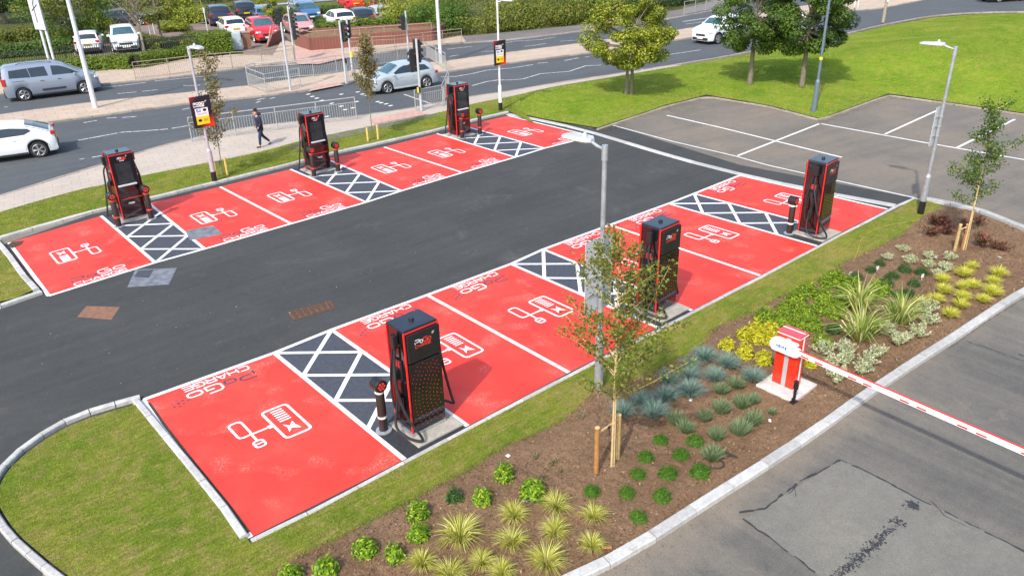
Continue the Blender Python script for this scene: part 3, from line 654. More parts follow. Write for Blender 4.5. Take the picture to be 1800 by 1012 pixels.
def bays(fr, bk, row):
    F_ = {k: G(*v) for k, v in fr.items()}; B_ = {k: G(*v) for k, v in bk.items()}
    order = [(0,0),(1,0),(1,1),(2,1),(3,1),(3,2),(4,2),(5,2),(5,3),(6,3)]
    lw = 0.10
    out = []
    for a, b in zip(order, order[1:]):
        hatch = a[1] != b[1]
        q = [F_[a], F_[b], B_[b], B_[a]]
        if not hatch:
            m = MB(); m.poly([(p.x, p.y, 0.009) for p in q]); o = m.build('parking_bay', 'red_bay_paint', tri=True); struct(o)
            # local frame of the reader standing in the aisle
            r = (F_[a]-F_[b]) if row == 'near' else (F_[b]-F_[a]); wid = r.length; r.normalize()
            c = (F_[a]+F_[b])/2; u = (B_[a]+B_[b])/2 - c; u.normalize()
            sc = wid/2.75
            def T(x, y, h, c=c, r=r, u=u, sc=sc): 
                p = c + r*x*sc + u*y; return (p.x, p.y, 0.0135+h)
            mw = MB(); strokes(mw, 'CHARGE', -0.70, 0.66, 0.11, 0.28, 0.031, T)
            strokes(mw, 'G', 0.0, 0.30, 0.40, 0.68, 0.042, T); strokes(mw, 'O', 0.39, 0.67, 0.40, 0.58, 0.040, T)
            mw.build('lettering', 'letter_white', o)
            mn_ = MB(); strokes(mn_, 'P', -0.70, -0.38, 0.38, 0.66, 0.045, T); strokes(mn_, 'O', -0.30, -0.08, 0.41, 0.56, 0.042, T)
            for dx, dy, s_ in ((.72,.62,.022),(.80,.55,.03),(.82,.68,.026),(.90,.61,.034),(.99,.54,.02),(.92,.74,.024),(1.0,.68,.03),(.90,.48,.02)):
                mn_.add([T(dx+s_*math.cos(t), dy+s_*1.1*math.sin(t), 0) for t in [i*PI/4 for i in range(8)]], [tuple(range(8)) if row == 'x' else tuple(range(8))])
            mn_.build('logo_mark', 'navy_paint', o)
            ic = MB(); sx = 1 
            def rr(x0, y0, x1, y1, c=.07): return [(x0+c, y0), (x1-c, y0), (x1-c*.3, y0+c*.3), (x1, y0+c), (x1, y1-c), (x1-c*.3, y1-c*.3), (x1-c, y1), (x0+c, y1), (x0+c*.3, y1-c*.3), (x0, y1-c), (x0, y0+c), (x0+c*.3, y0+c*.3), (x0+c, y0)]
            flat_stroke(ic, rr(-0.66, 2.04, -0.16, 3.12), 0.05, T)
            if row == 'near' :
                for k in range(6): flat_stroke(ic, [(-0.53, 2.14+k*.08), (-0.30, 2.14+k*.08)], 0.035, T)
            else:
                for k in range(6): flat_stroke(ic, [(-0.53, 2.14+k*.08), (-0.30, 2.14+k*.08)], 0.06, T)
            bl = [(-.46, 2.66), (-.36, 2.78), (-.27, 2.66), (-.30, 2.80), (-.26, 2.97), (-.36, 2.86), (-.50, 2.97), (-.46, 2.80)]
            ic.add([T(x-.03, y, 0) for x, y in bl], [(0, 1, 7), (1, 2, 3), (1, 3, 5), (1, 5, 7), (3, 4, 5), (5, 6, 7)])
            flat_stroke(ic, rr(0.25, 2.02, 0.49, 2.57), 0.045, T)
            flat_stroke(ic, [(-0.14, 2.57), (0.26, 2.57)], 0.045, T, .0004)
            flat_stroke(ic, [(-0.15, 2.57), (-0.06, 2.57)], 0.11, T, .0008)
            flat_stroke(ic, [(0.265, 2.57), (0.265, 2.83)], 0.045, T, .0012)
            flat_stroke(ic, rr(0.18, 2.83, 0.36, 3.04, .05), 0.04, T)
            flat_stroke(ic, [(0.18, 2.93), (0.36, 2.93)], 0.035, T, .0008)
            ic.build('charging_symbol', 'letter_white', o)
            out.append(o)
        else:
            m = MB(); m.poly([(p.x, p.y, 0.0085) for p in q]); o = m.build('hatched_bay', 'hatch_asphalt', tri=True); struct(o)
            # cross hatching clipped to the clear part of the strip
            def at(s, t, q=q): # s across, t from aisle to back
                p = q[0].lerp(q[1], s).lerp(q[3].lerp(q[2], s), t); return p
            mm = MB(); segs = 3; t1 = 0.74; k = 0
            for i in range(segs):
                a0, a1 = t1*i/segs, t1*(i+1)/segs
                flip = (row == 'far')
            N = 3.0
            lines = []
            for i in range(-1, 4):
                lines.append((0.0, i*0.25, 1.0, (i+1)*0.25)); lines.append((0.0, (i+1)*0.25, 1.0, i*0.25))
            if row == 'near':
                lines = [(0, .0, 1, .27), (0, .25, 1, .52), (0, .5, 1, .77), (0, .26, 1, 0.0), (0, .52, 1, .26), (0, .76, 1, .52)]
            else:
                lines = [(0, .0, 1, .27), (0, .25, 1, .52), (0, .5, 1, .77), (0, .26, 1, 0.0), (0, .52, 1, .26), (0, .76, 1, .52)]
            for k, (s0, u0, s1, u1) in enumerate(lines):
                A, B = at(s0, u0), at(s1, u1); mm.ribbon([(A.x, A.y, 0), (B.x, B.y, 0)], 0.095, 0.0095+0.0004*(k % 2 + 2*(k//3)))
            mm.build('hatching', 'letter_white', o)
            # darker bare patch at the back
            A, B, C_, D_ = at(.02, .80), at(.98, .80), at(.98, 1.0), at(.02, 1.0)
            mb_ = MB(); mb_.poly([(p.x, p.y, 0.0092) for p in (A, B, C_, D_)]); mb_.build('bare_strip', 'tar', o, tri=True)
    ln = MB(); k = 0
    for a in order:
        A, B = F_[a], B_[a]
        ln.ribbon([(A.x, A.y, 0), (B.x, B.y, 0)], 0.095, 0.0118+0.0002*(k % 2)); k += 1
    ln.ribbon([(F_[a].x, F_[a].y, 0) for a in order], 0.105, 0.0126)
    if row == 'far': pass
    struct(ln.build('bay_lines', 'white_line_paint'))
    return F_, B_
NF, NBk = bays(near_f, near_b, 'near'); FF, FB = bays(far_f, far_b, 'far')
def lines(name, L, wid, z, mat='white_line_paint'):
    m = MB()
    for k, (q, w_) in enumerate([(x, wid) for x in L]):
        m.ribbon([(p.x, p.y, 0) for p in GP(q)], w_, z + 0.0002*(k % 5))
    return struct(m.build(name, mat))
lines('parking_lines', [[(1297, 274), (1440, 218)], [(1444, 218), (1620, 250), (1800, 281), (1990, 316)], [(1556, 236), (1655, 191)], [(1680, 261), (1784, 210)], [(1172, 203), (1260, 223), (1358, 247), (1480, 277)]], 0.10, 0.006)
lines('parking_lines', [[(1078, 221), (1182, 249), (1293, 275), (1350, 291), (1480, 320), (1607, 348)], [(1607, 349), (1660, 360)]], 0.07, 0.011)
# gravel gap beside the outer bays
for q in ([(262, 708), (290, 748), (340, 812), (400, 885), (430, 925), (438, 936)],):
    m = MB(); m.ribbon([(p.x, p.y, 0) for p in GP(q)], 0.05, 0.015); struct(m.build('gravel_gap', 'debris'))
m = MB(); m.ribbon([(p.x, p.y, 0) for p in GP([(14, 436), (35, 462), (58, 492), (76, 513)])], 0.05, 0.013); struct(m.build('gravel_gap', 'debris'))
# road markings
RM = [[(137, 247), (170, 241), (207, 234)], [(210, 233), (260, 230), (295, 227)], [(302, 226), (320, 223), (337, 220)], [(140, 280), (148, 279)], [(162, 277), (178, 274)],
      [(7, 189), (14, 188)], [(207, 165), (240, 162)], [(250, 161), (277, 158)], [(322, 151), (352, 150)], [(360, 149), (385, 147)],
      [(0, 343), (15, 340)], [(180, 154), (220, 150), (257, 145)], [(272, 143), (320, 138), (382, 132)], [(147, 216), (170, 212)], [(187, 208), (205, 207)], [(215, 207), (240, 205)], [(320, 193), (334, 190)],
      [(710, 166), (735, 175), (762, 184)], [(775, 135), (800, 135), (830, 130), (855, 124), (875, 122), (900, 120)], [(830, 151), (855, 144), (875, 141), (900, 141), (920, 139), (950, 130), (1000, 126), (1030, 116), (1057, 115)],
      [(900, 120), (937, 114)], [(945, 112), (963, 110)], [(992, 107), (1017, 102)], [(1028, 101), (1036, 100)], [(905, 159), (935, 154)], [(940, 153), (987, 147), (1007, 143)], [(1010, 143), (1050, 137), (1090, 130)],
      [(922, 82), (940, 80), (960, 77)], [(985, 73), (1014, 71)], [(1200, 39), (1246, 32)], [(1200, 38), (1246, 31.6)], [(1205, 43), (1242, 38)], [(790, 100), (805, 97)], [(847, 91), (872, 90)], [(1172, 97), (1232, 88)], [(1126, 122), (1137, 122)],
      [(785, 87), (830, 82)], [(880, 77), (905, 73), (950, 70), (975, 66)], [(452, 176), (466, 173)], [(474, 174), (483, 172)], [(450, 181), (458, 178)]]
lines('road_markings', RM, 0.11, 0.004, 'worn_line_paint')
ST = [(542, 166), (549, 170), (557, 173), (566, 177), (583, 182), (600, 187), (607, 193), (620, 190), (627, 179), (629, 162), (637, 166), (643, 168), (664, 179), (670, 181), (679, 183), (687, 186), (600, 166), (575, 205)]
m = MB()
for p in ST: q = G(*p); m.box((q.x, q.y, 0.004), (0.22, 0.14, 0.008), R_(10))
struct(m.build('crossing_studs', 'white_line_paint'))
# patches, plates and cracks in the tarmac
def plate(name, px, z, mat): 
    m = MB(); m.poly([(p.x, p.y, 0.004) for p in GP(px)], z-0.004); return struct(m.build(name, mat, tri=False))
plate('stone_patch', [(224, 505), (238, 474), (311, 471), (297, 500)], 0.0075, 'patch_stone')
plate('stone_patch', [(334, 423), (326, 406), (375, 397), (391, 412)], 0.0125, 'patch_stone')
plate('tar_patch', [(236, 487), (243, 476), (270, 474), (262, 489)], 0.010, 'hatch_asphalt')
dr = plate('manhole_cover', [(136, 557), (152, 538), (211, 540), (196, 562)], 0.008, 'rust_plate')
q = GP([(507, 550), (580, 529), (588, 541), (517, 562)]); m = MB()
fr = plate('drain_cover', [(505, 549), (582, 528), (590, 542), (517, 564)], 0.007, 'debris')
for i in range(7):
    a, b = q[0].lerp(q[1], (i+.15)/7), q[3].lerp(q[2], (i+.15)/7); m.ribbon([(a.x, a.y, 0), (b.x, b.y, 0)], 0.045, 0.0105)
for i in range(14):
    a, b = q[0].lerp(q[1], i/14), q[3].lerp(q[2], (i+1)/14); m.ribbon([(a.x, a.y, 0), (b.x, b.y, 0)], 0.018, 0.0100 if i % 2 else .0102)
m.ribbon([(v.x, v.y, 0) for v in q], 0.03, 0.0108, closed=True); m.build('grate', 'rust_iron', fr)
plate('leaf_litter', [(12, 432), (22, 426), (42, 424), (38, 430), (22, 437)], 0.02, 'debris')
plate('tarmac_patch', [(1308, 913), (1478, 808), (1600, 868), (1800, 969), (1900, 1020), (1700, 1120), (1442, 1014), (1380, 965)], 0.003, 'patch_asphalt')
def crack(pts, w_, z=0.0065, seed=1):
    rr = random.Random(seed); P = []
    Q = GP(pts)
    for a, b in zip(Q, Q[1:]):
        n = max(2, int((b-a).length/0.09))
        for i in range(n): P.append(a.lerp(b, i/n) + Vector((rr.uniform(-1, 1), rr.uniform(-1, 1), 0))*0.014)
    P.append(Q[-1]); m = MB()
    for i in range(len(P)-1):
        if rr.random() < 0.12: continue
        m.ribbon([(P[i].x, P[i].y, 0), (P[i+1].x, P[i+1].y, 0)], w_*rr.uniform(.5, 1.4), z)
    return m
m = MB()
for i, (pp, ww) in enumerate((([(1300, 900), (1345, 893), (1400, 850), (1478, 808)], .03), ([(1478, 808), (1540, 836), (1604, 872), (1720, 928), (1830, 984)], .03), ([(1306, 912), (1360, 950), (1442, 1012)], .025), ([(1386, 869), (1398, 856), (1399, 872)], .012), ([(1636, 440+440), (1660, 905), (1700, 925)], .012), ([(1700, 600), (1760, 620), (1840, 650)], .012), ([(1670, 612), (1740, 560), (1800, 525)], .010), ([(1790, 622), (1830, 640)], .02))):
    c = crack(pp, ww, 0.006+i*.0002, i+3); m.add(c.v, c.f)
struct(m.build('tarmac_seams', 'tar'))
rg = np.random.default_rng(8); m = MB(); Q = GP([(1582, 912), (1545, 948), (1510, 980), (1470, 1015)])
for i in range(520):
    t = rg.uniform(0, 2.99); k = int(t); p = Q[k].lerp(Q[k+1], t-k) + Vector((rg.normal()*.045, rg.normal()*.045, 0)); s = rg.uniform(.004, .022)
    m.add([(p.x+s*math.cos(a)*rg.uniform(.6, 1.2), p.y+s*math.sin(a)*rg.uniform(.6, 1.2), 0.0078+i*2e-6) for a in [j*PI/3 for j in range(6)]], [tuple(range(6))])
p0 = G(1604, 888)
for i in range(120):
    p = p0 + Vector((rg.normal()*.05, rg.normal()*.05, 0)); s = rg.uniform(.004, .022)
    m.add([(p.x+s*math.cos(a)*rg.uniform(.6, 1.2), p.y+s*math.sin(a)*rg.uniform(.6, 1.2), 0.0085+i*2e-6) for a in [j*PI/3 for j in range(6)]], [tuple(range(6))])
struct(m.build('tar_stain', 'tar'))
# ================================================================== things
UPV = Vector((0, 0, 1))
LZ = 0.05
# ---------- chargers (front looks along +y in local space)
def make_charger():
    t = empty('ev_charger')
    W, D, H = 0.74, 0.56, 2.16
    b = MB(); b.box((0, 0, 0.06), (W-.06, D-.06, 0.12)); b.box((0, 0, 0.12+(H-.16)/2), (W-.05, D-.05, H-.16)); b.build('cabinet', 'black_gloss', t, bevel=.015)
    c = MB(); c.box((0, 0, H-.02), (W-.01, D-.01, .05), taper=.97); c.build('top_cover', 'cap_black_sky_tint', t, bevel=.012)
    a = MB(); a.cyl((0, 0, H), (0, 0, H+.045), .05, .045, 14); a.cyl((0, 0, H+.045), (0, 0, H+.06), .03, .02, 10); a.build('antenna', 'black_satin', t)
    for sy in (1, -1):
        y = sy*(D/2-.012); f = MB()
        f.box((-W/2+.016, y, 1.08), (.032, .028, H-.06)); f.box((W/2-.016, y, 1.08), (.032, .028, H-.06)); f.box((0, y, H-.055), (W-.064, .026, .030))
        f.build('red_frame', 'trim_red', t, bevel=.006)
    # back: logo panel and dotted panel
    y = -D/2
    p = MB(); p.box((.020, y-.016, 1.80), (W-.052, .05, .56)); lp = p.build('rear_upper_panel', 'black_satin', t, bevel=.01)
    p = MB(); p.box((.020, y-.008, .80), (W-.052, .05, 1.38)); dp = p.build('rear_lower_panel', 'black_gloss', t, bevel=.01)
    def Tb(x, z, h, yy=y-.0425): return (x, yy-h, z)
    m = MB(); strokes(m, 'P', -.17, -.08, 1.86, 1.94, .016, Tb); strokes(m, 'O', -.065, -.01, 1.86, 1.915, .014, Tb); 
    for dx, dz in ((.2, 1.955), (.225, 1.965), (.21, 1.985), (.235, 1.99), (.2, 1.975)): m.add([Tb(dx+.009*math.cos(k*PI/3), dz+.009*math.sin(k*PI/3), 0) for k in range(6)], [tuple(range(6))])
    m.build('logo_text', 'letter_white', lp)
    m = MB(); strokes(m, 'G', .005, .09, 1.86, 1.94, .017, Tb); strokes(m, 'O', .105, .165, 1.86, 1.915, .015, Tb); strokes(m, 'CHARGE', -.17, .165, 1.785, 1.835, .011, Tb)
    m.build('logo_text', 'dot_red', lp)
    m = MB(); rr = random.Random(5)
    for ring_ in range(9):
        R0 = .34 + ring_*.085; n = int(R0*34)
        for k in range(n):
            a = PI*.62 + (PI*.76)*k/n
            x = .62 + R0*math.cos(a)*.95 ; z = .72 + R0*math.sin(a)*1.15
            if not (-.30 < x < .30 and .14 < z < 1.44): continue
            s = .0042 + .0055*(.5+.5*math.cos(a-PI))*(1-ring_*.03) + rr.uniform(-.001, .001)
            m.add([(x+s*math.cos(j*PI/3), y-.0355, z+s*math.sin(j*PI/3)) for j in range(6)], [tuple(range(6))])
    for ring_ in range(6):
        R0 = .12 + ring_*.07; n = int(R0*46)
        for k in range(n):
            a = PI*.55+ PI*.9*k/n; x = .30 + R0*math.cos(a); z = 1.0 + R0*1.1*math.sin(a)
            if not (.0 < x < .30 and .14 < z < 1.40): continue
            m.add([(x+.0045*math.cos(j*PI/3), y-.0358, z+.0045*math.sin(j*PI/3)) for j in range(6)], [tuple(range(6))])
    m.build('dot_pattern', 'dot_red', dp)
    # front
    y = D/2
    p = MB(); p.box((-.018, y+.001, 1.52), (W-.055, .04, 1.14)); fp = p.build('front_upper_panel', 'black_gloss', t, bevel=.008)
    def Tf(x, z, h, yy=y+.0215): return (-x, yy+h, z)
    s = MB(); s.box((0, y+.019, 1.52), (.46, .012, .66)); s.build('screen', 'hi_gloss_screen', fp, bevel=.004)
    s = MB(); s.box((0, y+.035, 1.14), (.56, .09, .03), M=Matrix.Rotation(R_(-24), 4, 'X')); s.build('ledge', 'sign_back', fp, bevel=.006)
    s = MB(); s.box((0, y+.01, 1.02), (.46, .02, .17)); s.build('reader_panel', 'maroon_gloss', fp, bevel=.004)
    p = MB(); p.box((-.018, y+.001, .50), (W-.055, .04, .86)); fl = p.build('front_lower_panel', 'maroon_gloss', t, bevel=.008)
    m = MB(); strokes(m, 'PO', -.12, -.01, 1.965, 2.02, .013, Tf); strokes(m, 'CHARGE', -.07, .07, 1.90, 1.92, .006, Tf)
    for dx, dz in ((.14, 2.03), (.16, 2.04), (.15, 2.055)): m.add([Tf(dx+.009*math.cos(k*PI/3), dz+.009*math.sin(k*PI/3), 0) for k in range(6)], [tuple(range(5, -1, -1))])
    m.build('logo_text', 'letter_white', fp)
    m = MB(); strokes(m, 'GO', .015, .125, 1.965, 2.02, .014, Tf); strokes(m, 'CHARGE', -.12, .12, 1.94, 1.957, .007, Tf); m.build('logo_text', 'dot_red', fp)
    def Tl(x, z, h, yy=y+.0215): return (-x, yy+h, z)
    m = MB(); strokes(m, 'POGO', -.10, .08, .52, .56, .011, Tl); m.build('logo_text', 'letter_white', fl)
    m = MB(); m.box((-.018, y+.0255, .70), (W-.10, .012, .014)); m.build('accent_strip', 'dot_red', fl)
    for sx in (-1, 1):
        x = sx*(W/2-.02)
        h = MB(); h.box((sx*(W/2+.055), -.05, 1.92), (.10, .13, .26)); h.cyl((sx*(W/2+.05), -.05, 1.79), (sx*(W/2+.05), -.05, 1.74), .03, .025, 10); h.build('cable_arm', 'black_satin', t, bevel=.012)
        h = MB(); h.box((x+sx*.01, .0, 1.32), (.03, .26, .40)); h.box((x+sx*.05, .0, 1.20), (.09, .11, .14)); hs = h.build('holster', 'black_satin', t, bevel=.01)
        k = MB(); k.box((x+sx*.028, .0, 1.44), (.006, .15, .14)); k.build('socket_sticker', 'sticker_red', hs)
        k = MB(); k.box((x+sx*.03, .02, .50), (.012, .26, .50)); k.build('side_panel', 'maroon_gloss', t, bevel=.004)
        g = MB(); gx = x+sx*.10
        g.tube([(gx, -.01, 1.25), (gx+sx*.02, -.03, 1.12), (gx+sx*.02, -.06, .98), (gx+sx*.0, -.08, .90)], [.045, .04, .032, .024], 10); g.cyl((gx-sx*.05, 0, 1.25), (gx+sx*.01, -.01, 1.25), .05, .05, 12)
        g.build('connector', 'black_rubber', t, smooth=True)
        cb = MB()
        if sx < 0: pts = [(-.42, -.05, 1.75), (-.47, -.06, 1.5), (-.54, -.16, 1.2), (-.54, -.28, .8), (-.48, -.42, .45), (-.36, -.56, .14), (-.38, -.54, .05), (-.50, -.30, .06), (-.56, -.06, .2), (-.47, .0, .55), (-.44, -.06, .92)]
        else: pts = [(.42, -.05, 1.75), (.50, -.05, 1.6), (.54, -.05, 1.2), (.62, -.06, .7), (.68, -.10, .30), (.70, -.12, .16), (.60, -.08, .22), (.50, .0, .30), (.46, .02, .5), (.45, -.02, .75), (.44, -.07, .92)]
        P = smooth(pts, 6); cb.tube(P, .026, 8); cb.build('cable', 'black_rubber', t, smooth=True)
        cb = MB(); P = smooth([(sx*.42, .03, 1.72), (sx*.45, .10, 1.3), (sx*.47, .12, .9), (sx*.46, .10, .55), (sx*.44, .02, .42), (sx*.45, -.06, .6), (sx*.43, -.06, .9)], 6); cb.tube(P, .023, 8); cb.build('cable', 'black_rubber', t, smooth=True)
    b = MB(); b.box((0, 0, .03), (W+.02, D+.02, .05)); b.build('base_frame', 'galvanised', t)
    return t
ch = make_charger()
CHP = [((3.60, -4.42), 0, 'black and red charger with dotted back panel, nearest the camera', 0),
       ((10.40, -4.46), 0, 'black and red charger half hidden behind the young staked tree', R_(2)),
       ((17.36, -4.56), 0, 'black and red charger of the near row, next to the right end bay', R_(4)),
       ((3.40, 11.28), PI, 'black and red charger with its screen facing us, leftmost of the far row', 0),
       ((10.20, 11.50), PI, 'black and red charger with its screen facing us, middle of the far row', 0),
       ((17.05, 11.62), PI, 'black and red charger with its screen facing us, right end of the far row', 0)]
pads = []
for i, ((x, y), rz, lab, dr) in enumerate(CHP):
    o = ch if i == 0 else copy_tree(ch)
    o.location = (x, y, .05); o.rotation_euler = (0, 0, rz+dr); tag(o, lab, 'charger', 'electric vehicle chargers')
    near = rz == 0
    m = MB(); s = -1 if near else 1
    m.box((x+.05, y-(.10 if near else -.12), .026), (1.02, .98, .044)); struct(m.build('concrete_pad', 'pad_concrete', bevel=.01))
def make_bollard(band):
    t = empty('bollard')
    m = MB(); m.lathe([(.085, .02), (.085, .93), (.075, .95)], n=18); m.build('post', 'bollard_brown', t, smooth=True)
    m = MB(); m.lathe([(.15, 0), (.15, .018), (.10, .03)], n=18); m.build('base_plate', 'galvanised', t, smooth=True)
    for z in (.30, .84):
        m = MB(); m.lathe([(.088, z), (.088, z+.045)], n=18); m.build('reflective_band', band, t, smooth=True)
    m = MB(); m.lathe([(.10, -.13), (.125, -.11), (.125, .09), (.115, .10)], (0, -.0, 1.0), 20, Matrix.Rotation(R_(90), 4, 'X')); m.cyl((0, 0, .88), (0, 0, .96), .085, .10, 18); hd = m.build('head', 'black_satin', t, smooth=True)
    m = MB(); 
    for k in range(7):
        a = k*PI/3; r = .058 if k < 6 else 0
        m.lathe([(.022, 0), (.02, .012)], (r*math.cos(a), -.098, 1.0+r*math.sin(a)), 8, Matrix.Rotation(R_(90), 4, 'X'))
    m.build('lens', 'dot_red', hd)
    return t
bw, br = make_bollard('reflect_white'), make_bollard('dot_red')
uw = ur = False
for p, kind, lab in ((G(675, 757), 'w', 'dark bollard with white bands beside the nearest charger'), (G(1106, 556), 'w', 'dark bollard with white bands behind the leaves of the young staked tree'), (G(1387, 411), 'w', 'dark bollard with white bands left of the right-hand near charger'),
        (G(209.6, 399), 'r', 'brown bollard with red bands at the left front of the leftmost far charger'), (G(267, 385), 'r', 'brown bollard with red bands at the right front of the leftmost far charger'),
        (G(552.6, 311), 'r', 'brown bollard with red bands at the left front of the middle far charger'), (G(595, 302), 'r', 'brown bollard with red bands at the right front of the middle far charger'),
        (G(812.6, 244), 'r', 'brown bollard with red bands standing before the farthest charger'), (G(844, 237), 'r', 'brown bollard with red bands at the right of the farthest charger')):
    src = bw if kind == 'w' else br
    first = (kind == 'w' and not uw) or (kind == 'r' and not ur)
    o = src if first else copy_tree(src)
    if kind == 'w': uw = True
    else: ur = True
    o.location = (p[0], p[1], .012); tag(o, lab, 'bollard', 'bollards guarding the chargers')

# ---------- lamp posts
def lamp_post(base, H, head, mat, board=None, black=False, z0=.05, label='', board_dir=-1):
    b = G(*base, z0); t = empty('lamp_post', (b.x, b.y, z0))
    m = MB(); m.cyl((0, 0, 0), (0, 0, 1.15), .09, .085, 18); m.lathe([(.086, 1.15), (.07, 1.19), (.05, 1.24)], n=18); m.build('base_section', mat, t, smooth=True)
    if black: m = MB(); m.cyl((0, 0, .001), (0, 0, .40), .094, .094, 18); m.build('black_band', 'black_satin', t, smooth=True)
    m = MB(); m.cyl((0, 0, 1.2), (0, 0, H), .05, .042, 16); m.build('pole', mat, t, smooth=True)
    m = MB(); m.cyl((0, 0, H-.25), (0, 0, H+.02), .055, .055, 16); m.build('pole_cap', mat, t, smooth=True)
    d = Vector((head[0], head[1], 0)).normalized(); s = Vector((-d.y, d.x, 0))
    m = MB(); m.tube([d*.0+UPV*(H-.06), d*.16+UPV*(H-.03), d*.32+UPV*(H+.03)], .028, 10); m.build('arm', mat, t, smooth=True)
    m = MB(); prof = [(.28, .05, .045), (.34, .13, .06), (.55, .16, .06), (.86, .14, .045), (.93, .09, .03)]
    vs = []
    for q, hw_, th in prof:
        for a, zz in ((-1, 0), (-.8, th), (.8, th), (1, 0), (.8, -.02), (-.8, -.02)):
            p = d*q + s*(hw_*a) + UPV*(H+.03+zz); vs.append(p)
    fs = [(j*6+i, j*6+(i+1) % 6, (j+1)*6+(i+1) % 6, (j+1)*6+i) for j in range(4) for i in range(6)] + [tuple(range(6)), tuple(range(29, 23, -1))]
    m.add(vs, fs); hd = m.build('lamp_head', 'lamp_grey', t, bevel=.004)
    m = MB(); c = d*.46+UPV*(H+.085); m.lathe([(.045, 0), (.045, .03), (.03, .06), (.02, .08)], c, 12); m.build('photocell', 'lamp_grey', hd, smooth=True)
    m = MB(); c = d*.62+UPV*(H+.004); m.box(c, (.36, .2, .006), math.atan2(d.y, d.x)); m.build('lamp_lens', 'reflect_white', hd)
    if board:
        z0b, z1b, bw_ = board; hh = (z1b-z0b)/2
        e = MB(); e.box((0, board_dir*.075, (z0b+z1b)/2), (bw_, .018, 2*hh)); 
        if board_dir < 0:
            bo = empty('sign_board'); bo.parent = t; bo.location = (0, -.075, z0b)
            e = MB(); e.box((0, 0, hh), (bw_, .018, 2*hh)); pn = e.build('panel', 'sign_print', bo, bevel=.004)
            def T(x, z, h): return (x*bw_, -.0105-h, z*2*hh)
            def quad(x0, z0_, x1, z1_, mat_, h=0): q = MB(); q.add([T(x0, z0_, h), T(x1, z0_, h), T(x1, z1_, h), T(x0, z1_, h)], [(0, 1, 2, 3)]); return q.build('printed_panel', mat_, pn)
            quad(-.33, .36, .30, .62, 'letter_white'); quad(-.33, .10, .30, .36, 'sign_yellow')
            m = MB(); strokes(m, 'POGO', -.36, .16, .735, .80, .028, T, gap=.3); strokes(m, 'CHARGE', -.36, .16, .665, .705, .018, T)
            for dx, dz in ((.22, .80), (.26, .81), (.24, .83), (.28, .835)): m.add([T(dx+.018*math.cos(k*PI/3), dz+.012*math.sin(k*PI/3), 0) for k in range(6)], [tuple(range(6))])
            m.build('lettering', 'letter_white', pn)
            quad(-.26, .50, -.06, .60, 'sign_blue', .0008)
            m = MB(); strokes(m, 'P', -.20, -.11, .515, .585, .03, T, rise=.0004); m.v = [(v[0], v[1]-.0018, v[2]) for v in m.v]; m.build('lettering', 'letter_white', pn)
            m = MB(); m.add([T(.14+.09*math.cos(k*PI/8), .55+.045*math.sin(k*PI/8), .001) for k in range(16)], [tuple(range(16))]); flat_stroke(m, [(-.24, .46), (.24, .46)], .006, T, .001); flat_stroke(m, [(-.24, .435), (.2, .435)], .006, T, .001); flat_stroke(m, [(-.24, .41), (.24, .41)], .006, T, .001); m.build('symbol', 'car_plastic', pn)
            m = MB(); m.add([T(-.16+.09*math.cos(k*PI/8), .235+.045*math.sin(k*PI/8), .001) for k in range(16)], [tuple(range(16))]); m.build('symbol', 'maroon_gloss', pn)
            m = MB(); [flat_stroke(m, [(.02, z), (.24, z)], .008, T, .001) for z in (.27, .25, .225, .20)]; m.build('small_print', 'debris', pn)
        else:
            bo = empty('sign_board'); bo.parent = t; bo.location = (0, .075, z0b)
            e = MB(); e.box((0, 0, hh), (bw_, .018, 2*hh)); pn = e.build('panel', 'sign_back', bo, bevel=.003)
            m = MB()
            for z in (hh*.5, hh*1.0, hh*1.5): m = MB(); m.box((0, -.02, z), (bw_*.8, .02, .035)); m.cyl((0, -.075, z-.02), (0, -.075, z+.02), .062, .062, 12); m.build('bracket', 'galvanised', bo)
    tag(t, label, 'lamp post', 'street lamps round the charging bays')
    return t
lamp_post((378, 320), 4.72, (.1, -1), 'pole_lilac', (2.02, 3.10, .72), True, label='pale lamp post with the charge sign, standing on the left verge beside a thin tree')
lamp_post((880, 195), 4.95, (.12, -1), 'pole_white', (2.14, 3.24, .72), True, label='white lamp post with the charge sign, on the verge beyond the farthest charger')
lamp_post((1052, 682), 4.90, (-.05, 1), 'galvanised', (1.72, 3.20, .72), False, label='galvanised lamp post behind the young staked tree, sign board seen from the back', board_dir=1)
lamp_post((1618, 375), 4.87, (-.12, 1), 'galvanised', (2.10, 3.22, .5), True, label='galvanised lamp post with a black foot at the right corner of the planting bed', board_dir=1)
def plain_pole(base, H, r0, r1, mat, label, name='lamp_column', z0=.08, sleeve=False, extra=None):
    b = G(*base, z0); t = empty(name, (b.x, b.y, z0)); m = MB(); m.cyl((0, 0, 0), (0, 0, H), r0, r1, 16); p_ = m.build('pole', mat, t, smooth=True)
    if sleeve: m = MB(); m.cyl((0, 0, 0), (0, 0, 1.35), r0*1.75, r0*1.6, 16); m.lathe([(r0*1.6, 1.35), (r0*1.0, 1.45)], n=16); m.build('base_section', mat, t, smooth=True); m = MB(); m.cyl((0, 0, 2.3), (0, 0, 2.42), r0*1.1, r0*1.1, 12); m.build('yellow_band', 'sign_yellow', t)
    m = MB(); m.tube([(0, 0, H-.02), (0, -.4, H+.12), (0, -1.1, H+.2)], .04, 8); m.build('arm', mat, t, smooth=True)
    m = MB(); m.box((0, -1.4, H+.22), (.3, .7, .1), taper=.8); m.build('lamp_head', 'lamp_grey', t, bevel=.02)
    tag(t, label, 'lamp post'); return t
plain_pole((168, 190), 9.0, .13, .07, 'pole_white', 'tall white tapering lamp column on the median in front of the blue-grey van')
plain_pole((775, 111), 10.0, .11, .07, 'pole_white', 'tall white lamp column on the median behind the silver car')
